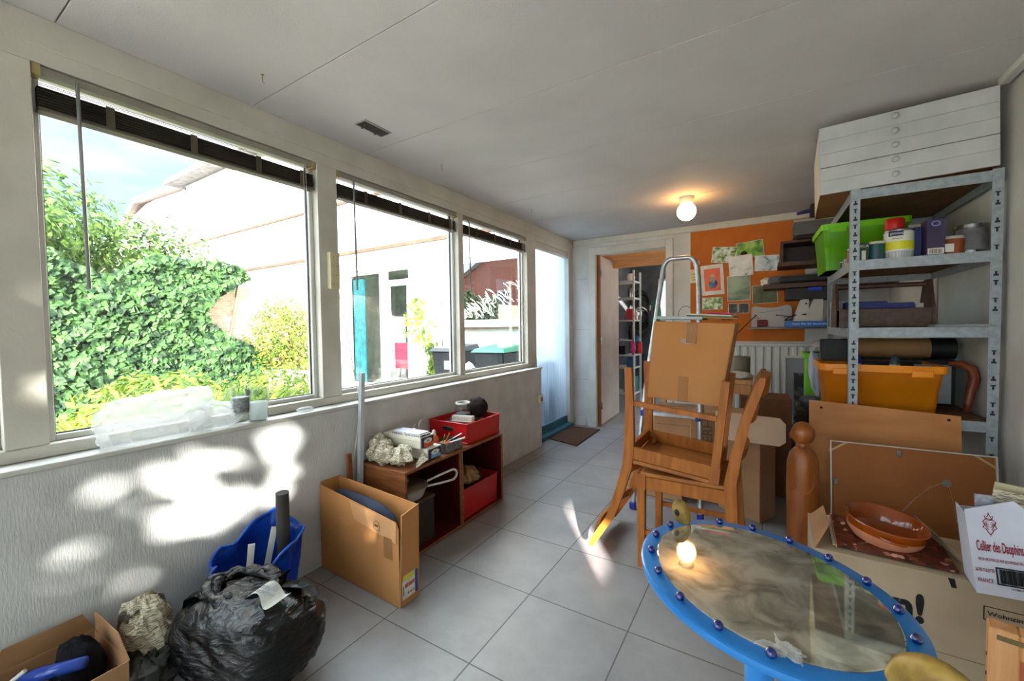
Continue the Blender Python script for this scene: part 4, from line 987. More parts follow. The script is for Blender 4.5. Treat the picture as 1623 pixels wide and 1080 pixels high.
for s, e, lab in (((-.24,4.42,1.13),(-.09,4.55,1.30),'black-tipped stick leaning in front of the plastic panel, left one'),((.08,4.60,1.30),(.24,4.50,1.275),'black stick with round end in front of the plastic panel, right one')):
    bm = BM(); tube(bm, [s, e], .004, n=6); ball(bm, e if s[0] < 0 else s, .008, 10); tag(obj('stick', bm, black, smooth=True), lab, 'stick', 'black sticks by the plastic panel')
t = thing('book', 'blue hardcover book lying flat on the wall ledge', 'book', (.30, 4.50, 1.19))
bx('cover', mat('book_blue', (20,104,190), (16,92,172), rough=.4), t, -.16, .20, -.11, .10, 0, .05, bev=.002)
bx('pages', paper, t, -.15, .201, -.10, .09, .006, .044)
text('title', 'Static film for decoration', .026, paper, t, face_ny(.02, -.1105, .026))
for i, (x, lab) in enumerate(((.36,'tall white magazine holder on the wall ledge, right one'),(.26,'white magazine holder with black cables on the wall ledge, left one'))):
    t = thing('magazine_holder', lab, 'magazine holder', (x, 4.42-.02*i, 1.242), math.radians(6), group='white magazine holders')
    bm = BM(); prism(bm, [(-.09+.03*i,0),(.05,0),(.05,.25-.05*i),(.005,.25-.05*i)], .09); obj('holder_body', bm, mat('holder_white', (200,200,196), (190,190,186), rough=.4), t)
    bm = BM(); tube(bm, [(.03,-.001,.2-.05*i),(.03,-.002,.2-.05*i)], .008, n=12); obj('finger_hole', bm, black, t)
bm = BM(); random.seed(5)
for k in range(7):
    a = random.uniform(0, 3); P = [(.16+.05*math.sin(a+q*.9)+.012*q, 4.42+.03*math.cos(a+q), 1.245+.028*math.sin(q*.8+a)+.03) for q in range(8)]; tube(bm, P, .003, n=5)
tag(obj('cable_tangle', bm, black, smooth=True), 'tangle of black cables beside the magazine holders', 'cables', kind='stuff')

# dark hanging shelves with rolls at the far right
for i, (x0, x1, y0, z, lab) in enumerate(((.08,.88,4.36,1.745,'dark brown wall shelf, upper one above the paper rolls'),(-.03,.88,4.36,1.555,'dark brown wall shelf, lower one under the paper rolls'))):
    bm = BM(); box(bm, x0, x1, y0, YF-.012, z-.02, z+.02, bev=.002); tag(obj('wall_shelf', bm, darkwood), lab, 'shelf', 'dark wall shelves at the far right')
t = thing('wooden_cabinet', 'dark wooden open cabinet on the upper wall shelf', 'cabinet', (.42, 4.52, 1.767))
bx('back_panel', darkwood, t, -.32, .44, .15, .16, 0, .16); bx('top_board', darkwood, t, -.32, .44, -.14, .16, .16, .18); bx('side_panel', darkwood, t, -.32, -.30, -.14, .15, 0, .16)
for i, (y, z, x0, x1, r_, m_, lab) in enumerate(((4.46,1.615,.02,.60,.038,mat('roll_grey', (120,122,124), (84,86,90)),'grey paper roll on the lower wall shelf'),(4.56,1.62,.08,.70,.04,mat('roll_brown', (110,84,60), (86,64,46)),'brown paper roll on the lower wall shelf'),(4.40,1.61,.10,.55,.028,mat('roll_dark', (50,54,60), (36,40,46)),'dark roll at the front of the lower wall shelf'))):
    bm = BM(); tube(bm, [(x0,y,z),(x1,y+.02,z)], r_, n=20); ball(bm, (x0+.03,y,z), (.05,r_*1.05,r_*1.05), 14, fn=lambda u: crumple(u, i+2, .15)); tag(obj('paper_roll', bm, m_, smooth=True), lab, 'roll', 'rolls on the lower wall shelf')
bm = BM(); ball(bm, (0,0,0), (.055,.045,.045), 30, fn=lambda u: crumple(u, 21, .35)); tag(obj('white_cloth', bm, paper, smooth=True, loc=(.0, 4.50, 1.605)), 'white crumpled cloth at the left end of the lower wall shelf', 'cloth')
bm = BM(); box(bm, .14, .50, 4.38, 4.68, 1.43, 1.53, bev=.003); tag(obj('dark_case', bm, mat('case_dark', (36,40,44), (26,28,32))), 'dark flat case under the lower wall shelf', 'case')
bm = BM(); box(bm, .30, .40, 4.36, 4.40, 1.50, 1.53, bev=.005); tag(obj('blue_pouch', bm, mat('pouch_blue', (44,70,180), (34,58,160))), 'small blue pouch at the dark case under the wall shelf', 'pouch')
t = thing('grey_lid_box', 'grey box with a pale rim above the dark wall shelves', 'box', (.40, 4.30, 1.96)); bx('box_body', mat('box_slate', (92,96,100), (80,84,88)), t, -.21, .25, -.10, .14, 0, .115); bx('lid_rim', mat('rim_pale', (160,160,156), (148,148,144)), t, -.215, .255, -.105, .145, .105, .125)
bm = BM(); box(bm, .22, .60, 4.3, 4.6, 1.949, 1.959); 
tag(obj('cover_board', bm, darkwood), 'dark board under the grey box on the cabinet', 'board')
t = thing('black_tool', 'black power tool with a blue handle on top of the grey box', 'tool', (.33, 4.25, 2.088))
bx('tool_body', black, t, -.03, .12, -.04, .06, 0, .12, bev=.012, seg=2); bm = BM(); tube(bm, [(-.03,0,.07),(-.12,-.01,.055)], [.018,.012], n=10); obj('handle', bm, mat('handle_blue', (50,60,110), (40,48,96)), t, smooth=True)

# ------------------------------------------------------------------ metal rack
RX0, RX1, RY0, RY1 = .352, .868, 2.65, 3.55
t = thing('metal_rack', 'grey galvanised metal storage rack against the right wall', 'rack', (0,0,0))
holes = mat('punched_holes', (34,34,34), (26,26,26))
for (x, y, sx, sy) in ((RX0,RY0,1,1),(RX1,RY0,-1,1),(RX0,RY1,1,-1),(RX1,RY1,-1,-1)):
    bm = BM(); e = .036; th = .002
    box(bm, x, x+sx*e, y, y+sy*th, 0, 1.885); box(bm, x, x+sx*th, y+sy*th, y+sy*e, 0, 1.885)
    nf = len(bm.faces)
    if y == RY0:
        z = .12; k = 0
        while z < 1.86:
            yy = y-.0006; xc = x+sx*.018
            if not any(abs(z-q) < .035 for q in (1.86,1.508,1.175,.745)) and not (x == RX1 and k % 3 == 2):
                if k % 2: box(bm, xc-.008, xc+.008, yy, yy+.001, z+.006, z+.011); box(bm, xc-.0035, xc+.0035, yy, yy+.001, z-.010, z+.006)
                else: box(bm, xc-.0035, xc+.0035, yy, yy+.001, z-.0, z+.012); box(bm, xc-.008, xc+.008, yy, yy+.001, z-.009, z)
            z += .0385; k += 1
    bm.faces.ensure_lookup_table()
    for f in bm.faces[nf:]: f.material_index = 1
    obj('upright_post', bm, [galv, holes], t)
levels = (1.88, 1.532, 1.197, .772, .28)
boardm = mat('shelf_board', (112,78,44), (94,64,36), rough=.8)
for z in levels:
    bm = BM()
    box(bm, RX0+.01, RX1-.01, RY0+.003, RY0+.006, z-.048, z+.0); box(bm, RX0+.01, RX1-.01, RY1-.006, RY1-.003, z-.048, z)
    box(bm, RX0+.003, RX0+.006, RY0+.01, RY1-.01, z-.048, z); box(bm, RX1-.006, RX1-.003, RY0+.01, RY1-.01, z-.048, z)
    box(bm, RX0+.006, RX1-.006, RY0+.006, RY0+.03, z-.006, z-.004)
    s = obj('shelf_beam', bm, galv, t)
    bx('shelf_board', boardm, s, RX0+.007, RX1-.007, RY0+.008, RY1-.008, z-.010, z-.0005)
# drawer cabinet on top
t = thing('drawer_cabinet', 'white low drawer cabinet with five drawers on top of the metal rack', 'cabinet', (.545, 2.72, 1.882), math.radians(-13))
t.location = (.230, 2.665, 1.882); t.rotation_euler = (0,math.radians(-1.2),math.radians(-2.5))
cw, cdp, chh = .622, .60, .340
bx('cabinet_body', mat('cabinet_side', (206,202,192), (194,190,180), rough=.6), t, 0, cw, .014, cdp, .012, chh-.0)
bx('base_board', mat('cabinet_base', (150,92,52), (128,76,42), rough=.6), t, 0, cw, .012, cdp, 0, .012)
kn = mat('knob_white', (176,178,176), (160,162,160), rough=.4)
drw = mat('drawer_front', (186,188,188), (172,174,174), rough=.5)
nD = 5; dh = chh/nD
for k in range(nD):
    off = .004 if k == 2 else 0
    dd_ = bx('drawer', drw, t, 0, cw, 0, .014, k*dh+.0004, (k+1)*dh-.0004-(.0035 if k == 1 else 0), bev=.0006)
    bm = BM(); lathe(bm, [(0,0),(.006,0),(.006,-.010),(.013,-.014),(.014,-.022),(.009,-.028),(0,-.03)], 20, TR(cw*.46, 0, (k+.55)*dh) @ RX(-PI/2)); obj('knob', bm, kn, dd_, smooth=True)

# level 2 items (z 1.532)
def pot(nm, lab, cat, x, y, z, prof, m, parts=(), n=28, group=None):
    t = thing(nm, lab, cat, (x, y, z+.0008), group=group)
    bm = BM(); lathe(bm, prof, n); obj('body', bm, m, t, smooth=True)
    for pn, pp, pm in parts: bm = BM(); lathe(bm, pp, n); obj(pn, bm, pm, t, smooth=True)
    return t
Z2 = 1.532
greentin = mat('tin_dark_green', (30,82,84), (24,70,72), rough=.35)
pot('paint_tin', 'dark green paint tin with a pale lid on the second shelf', 'paint tin', .462, 2.725, Z2, [(0,0),(.034,0),(.034,.082),(0,.082)], greentin, (('lid', [(.035,.08),(.035,.092),(.028,.092),(.026,.088),(0,.088)], mat('lid_cream', (206,200,172), (190,184,156), rough=.4)),))
t = thing('small_carton', 'small green product box with white lettering at the left of the second shelf', 'box', (.408, 2.71, Z2+.0008)); bx('box_body', mat('box_green', (44,74,40), (34,62,32)), t, -.014, .022, -.02, .02, 0, .088); 
bx('label', paper, t, -.006, .010, -.0208, -.0202, .004, .05); text('lettering', 'ECA', .018, paper, t, face_ny(.004, -.0208, .072))
t = pot('paint_tin', 'yellow and white tin with dark blue brand patch on the second shelf', 'paint tin', .548, 2.735, Z2+.034, [(0,0),(.056,0),(.056,.10),(.050,.106),(0,.106)], mat('tin_white', (214,214,204), (202,202,192), rough=.35),
    (('yellow_band', [(.0565,.008),(.0565,.048)], mat('tin_yellow', (206,206,40), (196,196,30), rough=.35)), ('metal_rim', [(.0575,.095),(.0575,.104),(.05,.108)], tin)))
bx('brand_patch', mat('patch_navy', (26,40,90), (20,34,80)), t, -.045, .006, -.0580, -.040, .073, .096)
text('brand_text', 'gamma', .017, paper, t, face_ny(-.019, -.0585, .085)); text('small_text', 'grondverf', .009, inkm, t, face_ny(-.016, -.0580, .060))
bm = BM(); tube(bm, [], 1) if False else None
bm.free()
pot('plastic_pot', 'ribbed clear plastic pot under the yellow and white tin', 'pot', .548, 2.735, Z2, [(0,0),(.056,0),(.058,.033),(0,.033)], mat('pot_clear', (180,182,188), (156,158,166), rough=.25, kind='wave', scale=30))
pot('paint_jar', 'jar with a red cap behind the yellow and white tin', 'jar', .553, 2.84, Z2, [(0,0),(.038,0),(.04,.15),(.03,.16),(0,.16)], mat('jar_pale', (196,194,186), (180,178,170), rough=.4), (('red_cap', [(.037,.155),(.039,.158),(.039,.212),(.034,.218),(0,.218)], mat('cap_red', (206,24,24), (190,18,18), rough=.4)),))
t = thing('purple_carton', 'tall dark purple product box on the second shelf', 'box', (.668, 2.715, Z2+.0008), math.radians(3)); bx('box_body', mat('purple_card', (62,50,84), (48,38,70), rough=.45), t, -.033, .03, -.028, .05, 0, .168, bev=.001)
bx('barcode_label', paper, t, -.029, .026, -.0287, -.028, .006, .034)
bm = BM()
for k in range(11): box(bm, -.024+.0042*k, -.0222+.0042*k+.0006*(k % 3), -.0292, -.0287, .010, .03)
obj('barcode', bm, mat('barcode_brown', (90,60,44), (84,56,40)), t)
bm = BM(); tube(bm, [(-.002+.014*math.cos(a*PI/8), -.0287, .148+.011*math.sin(a*PI/8)) for a in range(16)], .0022, n=5, close=True); obj('round_emblem', bm, mat('emblem_lilac', (150,160,206), (130,140,190)), t)
bx('blue_base', mat('base_blue', (60,110,160), (50,100,150)), t, -.0335, .0305, -.0285, .0505, 0, .005)
bm = BM(); box(bm, .602, .632, 2.74, 2.90, Z2+.001, Z2+.15, bev=.002); tag(obj('blue_carton', bm, mat('card_blue', (44,54,110), (36,44,94))), 'dark blue box standing beside the purple box on the second shelf', 'box')
t = pot('plant_pot', 'orange-brown pot with a paper label on the second shelf', 'pot', .738, 2.74, Z2, [(0,0),(.036,0),(.040,.07),(.036,.078),(0,.078)], mat('pot_orange', (150,78,44), (128,62,34)), (('lid', [(.038,.072),(.04,.076),(.038,.086),(0,.088)], mat('lid_grey', (186,182,174), (160,156,148), rough=.4)),)); bx('label', paper, t, -.036, -.006, -.040, -.036, .012, .05)
pot('glass_jar', 'dark brown jar left of the orange-brown pot on the second shelf', 'jar', .705, 2.80, Z2, [(0,0),(.03,0),(.034,.03),(.02,.07),(0,.07)], mat('jar_brown', (66,36,26), (50,26,18), rough=.2))
pot('paint_tin', 'large bare metal paint tin at the right end of the second shelf', 'paint tin', .806, 2.775, Z2, [(0,0),(.058,0),(.058,.014),(.055,.016),(.055,.118),(.058,.12),(.058,.136),(.052,.138),(.050,.132),(0,.132)], tin, (('label_wrap', [(.0556,.018),(.0556,.116)], mat('tin_label', (120,120,122), (84,84,88), scale=14)),), n=36)
# small tins along the left side of the second shelf
for i, (x, y, r_, h_, c1, lab) in enumerate(((.375,2.745,.016,.085,(212,200,170),'narrow cream and red tube tin at the left edge of the second shelf'),(.377,2.80,.018,.080,(170,60,64),'small red tin behind the cream tube tin'),(.372,2.86,.018,.035,(190,188,180),'small white tin on the left shelf edge, middle one'),(.372,2.92,.02,.032,(170,168,160),'small grey tin on the left shelf edge'),(.372,2.98,.022,.034,(60,50,46),'small dark tin farthest along the left shelf edge'))):
    pot('small_tin', lab, 'tin', x, y, Z2, [(0,0),(r_,0),(r_,h_*.9),(r_*.85,h_*.92),(0,h_*.92)], mat('tin_c%d' % i, c1, tuple(v*.6 for v in c1), scale=40, rough=.4), (('lid', [(r_*1.04,h_*.86),(r_*1.04,h_),(0,h_)], tin),), 18, 'small tins on the left shelf edge')
# tub helper
def tub(nm, lab, loc, L_, W_, Hh, m, rz=0):
    """rounded storage tub, wider at the rim, long side along local x"""
    t = thing(nm, lab, 'storage box', loc, rz); n = 6
    def ring(bm, l, w, z, r=.03):
        R_ = []
        for cx_, cy_, a0 in ((l-r,w-r,0),(-l+r,w-r,PI/2),(-l+r,-w+r,PI),(l-r,-w+r,1.5*PI)):
            for k in range(n): a = a0+PI/2*k/(n-1); R_.append(bm.verts.new((cx_+r*math.cos(a), cy_+r*math.sin(a), z)))
        return R_
    def skin(bm, rings, cap=True):
        for A_, B_ in zip(rings, rings[1:]):
            for k in range(len(A_)): bm.faces.new((A_[k], A_[(k+1) % len(A_)], B_[(k+1) % len(A_)], B_[k]))
        if cap: bm.faces.new(rings[0][::-1])
    l, w = L_/2, W_/2
    bm = BM(); skin(bm, [ring(bm, l*.86, w*.86, 0), ring(bm, l*.90, w*.90, Hh*.5), ring(bm, l*.905, w*.905, Hh*.505), ring(bm, l*.95, w*.95, Hh-.03)]); bmesh.ops.solidify(bm, geom=bm.faces[:], thickness=.003); obj('tub_body', bm, m, t, smooth=True)
    bm = BM(); a = [ring(bm, l*.95, w*.95, Hh-.002), ring(bm, l, w, Hh), ring(bm, l, w, Hh-.035), ring(bm, l*.985, w*.985, Hh-.035), ring(bm, l*.945, w*.945, Hh-.03)]; skin(bm, a, False); obj('rim', bm, m, t, smooth=True)
    for s in (-1, 1): bx('grip', m, t, s*l*.62-.04, s*l*.62+.04, -w*1.005-.001, -w*.99+.001, Hh-.055, Hh-.02, bev=.004)
    return t
tub('plastic_tub', 'lime green plastic tub on the second shelf of the rack', (.465, 3.27, Z2+.001), .40, .44, .27, greenpl, math.radians(2))
# level 3 (z 1.197): wooden tool tray, boxes, sheets
Z3 = 1.197
t = thing('tool_tray', 'dark wooden tool tray with raised ends on the third shelf', 'tray', (.31, 2.74, Z3+.001))
bx('front_board', darkwood, t, .0, .365, 0, .012, 0, .095, bev=.002); bx('back_board', darkwood, t, 0, .365, .20, .212, 0, .095, bev=.002); bx('bottom_board', darkwood, t, 0, .365, .012, .20, 0, .008)
bm = BM(); prism(bm, [(0,0),(.212,0),(.212,.09),(.15,.235),(.06,.235),(0,.09)], .012, TR(.012,0,0) @ RZ(PI/2)); obj('end_board', bm, darkwood, t)
bm = BM(); prism(bm, [(0,0),(.212,0),(.212,.09),(.15,.235),(.06,.235),(0,.09)], .012, TR(.377,0,0) @ RZ(PI/2)); obj('end_board', bm, darkwood, t)
bm = BM(); tube(bm, [(0,.106,.215),(.37,.106,.215)], .012, n=10); obj('handle_bar', bm, darkwood, t, smooth=True)
for i, (x, y, w_, h_, c1, lab) in enumerate(((.44,2.85,.085,.125,(34,44,110),'dark blue box inside the wooden tool tray, left one'),(.57,2.85,.055,.115,(40,50,120),'dark blue box inside the wooden tool tray, right one'))):
    bm = BM(); box(bm, -w_, w_, -.05, .05, 0, h_, bev=.004); tag(obj('blue_box', bm, mat('bx_blue%d' % i, c1), loc=(x, y, Z3+.01)), lab, 'box', 'blue boxes in the tool tray')
bm = BM(); box(bm, -.05, .05, -.05, .05, 0, .15, bev=.004); tag(obj('pale_container', bm, mat('bx_pale', (170,176,184), (150,156,166)), loc=(.37, 3.03, Z3+.001)), 'pale grey container behind the wooden tool tray', 'container')
bm = BM(); box(bm, -.014, .014, -.01, .01, 0, .11); tag(obj('white_card', bm, paper, loc=(.655, 2.86, Z3+.010)), 'white card standing in the tool tray', 'card')
bm = BM(); box(bm, -.10, .095, -.03, .25, 0, .006); box(bm, -.095, .085, -.025, .24, .006, .012); tag(obj('paper_sheets', bm, mat('grey_sheet', (140,142,144), (120,122,124)), loc=(.755, 2.665, Z3+.001)), 'grey sheets lying flat at the right of the third shelf', 'paper')
bm = BM(); box(bm, -.012, .012, -.01, .01, 0, .018, bev=.003); tag(obj('pink_eraser', bm, mat('eraser_pink', (220,140,150), (210,130,140)), loc=(.385, 2.69, Z3+.001)), 'small pink eraser at the left end of the third shelf', 'eraser')
# level 4 (z .772)
Z4 = .772
tub('plastic_tub', 'orange-yellow plastic tub on the fourth shelf of the rack', (.487, 2.895, Z4+.001), .49, .36, .235, yellowpl, 0)
t = thing('cardboard_tube', 'long brown cardboard tube with a black end lying behind the orange-yellow tub', 'tube', (.40, 3.14, 1.075)); 
bm = BM(); tube(bm, [(-.02,0,0),(.36,0,0)], .055, n=28); obj('tube_body', bm, mat('tube_kraft', (158,120,78), (144,108,68)), t, smooth=True)
bm = BM(); tube(bm, [(.36,0,0),(.46,0,0)], .057, n=28); obj('black_end', bm, black, t, smooth=True)
bm = BM(); box(bm, -.12, .33, -.10, .06, 0, .245, bev=.004); tag(obj('black_case', bm, black, loc=(.52, 3.17, Z4+.001)), 'black case under the cardboard tube on the fourth shelf', 'case')
bm = BM(); box(bm, -.06, .06, -.04, .04, 0, .12, bev=.004); tag(obj('black_box', bm, black, loc=(.32, 2.92, 1.012)), 'black box above the left end of the orange-yellow tub', 'box')
for x, c1, lab in ((.405,(34,50,150),'blue capped bottle rising from the orange-yellow tub'),(.555,(50,62,70),'dark capped bottle rising from the orange-yellow tub')):
    pot('bottle', lab, 'bottle', x, 2.80, Z4+.01, [(0,0),(.02,0),(.02,.225),(0,.225)], paper, (('cap', [(.021,.225),(.02,.245),(.012,.262),(.006,.272),(0,.274)], mat('cap%d' % int(x*1000), c1, None, rough=.4)),), 18, 'bottles in the orange-yellow tub')
t = thing('hand_saw', 'brown curved wooden saw handle leaning at the right of the fourth shelf', 'saw', (0,0,0))
bm = BM(); tube(bm, [(.79,2.95,1.005),(.83,2.93,1.01),(.86,2.91,.985),(.868,2.90,.94),(.852,2.89,.88),(.842,2.885,.82),(.835,2.88,.776)], [.012,.018,.02,.021,.019,.015,.012], n=12); obj('handle', bm, mat('saw_wood', (136,66,34), (110,50,24), rough=.4), t, smooth='full')
bx('blade', mat('saw_blade', (150,152,156), (130,132,136), rough=.4, metal=.7), t, .66, .80, 2.949, 2.952, .80, 1.0)
# things left of the rack: green tub, white bag
t = thing('green_tub', 'green plastic tub standing beside the rack under the wall ledge', 'storage box', (.28, 3.86, .60)); bx('tub_body', greenpl, t, -.03, .12, -.10, .12, 0, .40, bev=.01, seg=2); bx('rim', greenpl, t, -.045, .13, -.11, .13, .36, .40, bev=.004)
t = thing('stool', 'low dark stool holding the green tub', 'stool', (.32, 3.86, 0)); bx('seat', darkwood, t, -.10, .14, -.13, .14, .57, .599, bev=.004)
for x, y in ((-.08,-.11),(.12,-.11),(-.08,.12),(.12,.12)): bx('leg', darkwood, t, x-.015, x+.015, y-.015, y+.015, 0, .57)
bm = BM(); ball(bm, (0,0,0), (.045,.07,.16), 48, M=RY(-.12), fn=lambda u: 1+.2*noise.noise(u*2+Vector((1,5,2)))); tag(obj('white_bag', bm, mat('bag_pale', (178,182,196), (160,164,180), rough=.5), smooth='full', loc=(.300, 3.60, .86)), 'pale plastic bag hanging between the green tub and the rack', 'bag')
bm = BM(); ball(bm, (0,0,0), (.05,.05,.04), 30, fn=lambda u: crumple(u, 31)); tag(obj('foil_scrap', bm, mat('foil', (170,170,168), (110,100,96), rough=.3), smooth=True, loc=(.315, 3.62, 1.06)), 'crumpled foil on top of the pale bag', 'foil')
bm = BM(); ball(bm, (0,0,0), (.07,.06,.05), 30, fn=lambda u: crumple(u, 33)); tag(obj('ribbon_heap', bm, mat('ribbon', (90,94,110), (50,54,70)), smooth=True, loc=(.265, 3.58, .66)), 'heap of blue-white ribbon below the pale bag', 'ribbon')
bm = BM(); box(bm, .18, .36, 3.50, 3.66, .585, .61); box(bm, .19, .20, 3.51, 3.52, 0, .585); box(bm, .34, .35, 3.51, 3.52, 0, .585); box(bm, .19, .20, 3.64, 3.65, 0, .585); box(bm, .34, .35, 3.64, 3.65, 0, .585); tag(obj('plant_stand', bm, darkwood), 'small dark stand under the pale bag beside the rack', 'stand')

# ------------------------------------------------------------------ boards, figure, frame, carton, bowl
t = thing('plywood_board', 'plywood board leaning against the metal rack behind the carved figure', 'board', (.19, 2.565, .0015)); t.rotation_euler = (math.radians(-4), 0, 0)
bm = BM(); hexa(bm, [(0,0,0),(.565,0,0),(.565,.012,0),(0,.012,0)], [(0,0,.825),(.555,0,.795),(.555,.012,.795),(0,.012,.825)]); obj('board', bm, plywood, t)
for x in (.05, .515): bm = BM(); lathe(bm, [(0,0),(.006,0),(.006,.002),(0,.002)], 12, face_ny(x, -.002, .79 if x < .2 else .775)); obj('screw_hole', bm, inkm, t)
t = thing('carved_figure', 'carved brown wooden figure of a robed person with a round head', 'sculpture', (.150, 2.40, 0.002)); t.scale = (.86,.9,1.035)
bm = BM(); prof = [(0,0),(.066,0),(.068,.10),(.066,.11),(.072,.125),(.074,.30),(.076,.45),(.074,.53),(.062,.575),(.040,.60),(.030,.61)]
lathe(bm, prof, 40, sx=1, sy=.85)
obj('body', bm, figw, t, smooth=True)
bm = BM(); ball(bm, (.0,0,.668), (.056,.05,.056), 40, fn=lambda u: 1+.10*max(0,-u.x)*max(0,1-abs(u.z+.15)*3)*max(0,1-abs(u.y)*3)); tube(bm, [(0,0,.59),(0,0,.64)], [.034,.030], n=20)
ball(bm, (-.052,0,.655), (.012,.009,.016), 12); obj('head', bm, figw, t, smooth='full')
bm = BM(); tube(bm, [(-.020,-.052,.50),(-.026,-.056,.46),(-.036,-.055,.425),(-.050,-.044,.41)], [.007,.007,.006,.005], n=10); tube(bm, [(.048,-.040,.50),(.044,-.046,.43),(.02,-.058,.40),(-.03,-.056,.41)], [.008,.008,.007,.005], n=10); obj('arm', bm, figw, t, smooth='full')
t = thing('backed_picture', 'large picture frame seen from its hardboard back, leaning beside the right wall', 'picture frame', (.262, 2.37, .0015)); t.rotation_euler = (math.radians(-7), 0, math.radians(1.5))
FW, FH = .545, .668
bx('backing_board', hardboard, t, .004, FW-.004, -.002, .004, .004, FH-.004)
fm = mat('frame_pale', (196,194,186), (182,180,172), rough=.35)
for a in ((0,FW,FH-.004,FH),(0,FW,0,.004),(0,.004,.004,FH-.004),(FW-.004,FW,.004,FH-.004)): bx('frame_bar', fm, t, a[0], a[1], -.012, .006, a[2], a[3])
for s, x in ((1,.022),(-1,FW-.022)):
    bm = BM(); box(bm, -.042, .042, -.004, -.002, -.004, .004, M=TR(x+s*.006,0,FH-.028) @ RY(-s*PI/5)); obj('corner_clip', bm, mat('clip', (176,150,110), (160,136,98), rough=.5), t)
for x, z in ((.245,FH-.028),(.022,FH-.19)): bx('turn_clip', tin, t, x-.009, x+.009, -.006, -.002, z-.014, z+.012, bev=.002)
bm = BM(); lathe(bm, [(0,0),(.015,0),(.015,.002),(0,.002)], 20, face_ny(.395,-.002,.535)); obj('round_sticker', bm, mat('sticker', (120,116,108), (104,100,92)), t)
bm = BM(); tube(bm, [(.395,-.004,.54),(.34,-.012,.51),(.29,-.012,.45),(.25,-.01,.39)], .0004, n=4); tube(bm, [(.40,-.004,.53),(.412,-.01,.46),(.42,-.01,.38)], .0004, n=4); obj('hanging_wire', bm, alu, t)
# large grey carton with black letters
CY, CZ = 1.83, .405
t = thing('moving_carton', 'large grey-brown moving box with bold black letters at the lower right', 'box', (.155, CY, 0.001))
bx('box_body', carton2, t, 0, .72, 0, .33, 0, CZ-.002, bev=.002)
bm = BM(); box(bm, 0.002, .718, -.0012, -.0002, .148, .1495); obj('fold_line', bm, mat('fold_dark', (110,92,76), (100,84,68)), t)
text('bold_letters', 'en!', .128, inkm, t, face_ny(.294, -.0012, .270), sx=.84, align='RIGHT', bold=.005)
bm = BM(); hexa(bm, [(.352,-.0015,.372),(.364,-.0015,.372),(.364,-.0005,.372),(.352,-.0005,.372)], [(.343,-.0015,CZ-.004),(.359,-.0015,CZ-.004),(.359,-.0005,CZ-.004),(.343,-.0005,CZ-.004)]); obj('printed_stroke', bm, inkm, t)
bm = BM()
for a in ((.423,.70,.336,.338),(.423,.70,.294,.296),(.423,.4255,.294,.338)): box(bm, a[0], a[1], -.0015, -.0003, a[2], a[3])
obj('printed_outline', bm, inkm, t)
text('printed_word', 'Wohnzimmer', .02, inkm, t, face_ny(.488, -.0012, .316))
bm = BM(); hexa(bm, [(-.002,0,CZ-.004),(.0,0,CZ-.004),(.0,.30,CZ-.004),(-.002,.30,CZ-.004)], [(.045,.06,CZ+.07),(.047,.06,CZ+.07),(.047,.25,CZ+.07),(.045,.25,CZ+.07)]) ; obj('open_flap', bm, carton3, t)
bm = BM(); hexa(bm, [(.38,.25,CZ),(.42,.05,CZ),(.422,.05,CZ),(.382,.25,CZ)], [(.33,.30,CZ+.075),(.385,.08,CZ+.05),(.387,.08,CZ+.05),(.332,.30,CZ+.075)]); obj('open_flap', bm, carton2, t)
# patterned board under the bowl
def pattern():
    m = bpy.data.materials.new('patterned_board'); m.use_nodes = True; nt = m.node_tree; N = nt.nodes; L = nt.links; b = N['Principled BSDF']; b.inputs['Roughness'].default_value = .3
    tc = N.new('ShaderNodeTexCoord'); v = N.new('ShaderNodeTexVoronoi'); v.inputs['Scale'].default_value = 55; v.distance = 'MANHATTAN'
    cr = N.new('ShaderNodeValToRGB'); e = cr.color_ramp.elements; e[0].position = .1; e[1].position = .9; e[0].color = rgb(30,14,12); e[1].color = rgb(236,200,170); q = e.new(.35); q.color = rgb(112,44,34); q = e.new(.6); q.color = rgb(50,24,20); q = e.new(.8); q.color = rgb(150,84,60)
    L.new(tc.outputs['Object'], v.inputs['Vector']); L.new(v.outputs['Color'], cr.inputs[0]); L.new(cr.outputs[0], b.inputs['Base Color']); return m
t = thing('patterned_board', 'dark red patterned board with a pale edge under the clay bowl', 'board', (.222, 1.868, CZ+.002), 0); t.rotation_euler = (math.radians(1.5), math.radians(0), math.radians(-2))
bx('board', pattern(), t, 0, .31, 0, .27, .004, .010); bx('edge_strip', pine, t, -.004, 0, 0, .27, 0, .012)
bx('second_board', paper, t, -.012, .26, .01, .27, 0, .004)
t = thing('clay_bowl', 'large glazed terracotta bowl with an unglazed base on the patterned board', 'bowl', (.372, 2.005, CZ+.016)); t.rotation_euler = (math.radians(3), math.radians(6), 0)
bm = BM(); lathe(bm, [(0,.006),(.075,.006),(.098,.02),(.113,.07),(.118,.074),(.120,.070),(.117,.060),(.113,.040)], 56, sy=1.05); obj('glazed_bowl', bm, terr, t, smooth=True)
bm = BM(); lathe(bm, [(.1133,.041),(.107,.02),(.092,0),(0,0)], 56, sy=1.05); obj('raw_base', bm, terr2, t, smooth=True)
bm = BM(); tube(bm, [(-.035,-.121,.05),(-.02,-.130,.048),(.02,-.130,.045),(.035,-.121,.045)], .005, n=8); obj('lug', bm, terr, t, smooth=True)
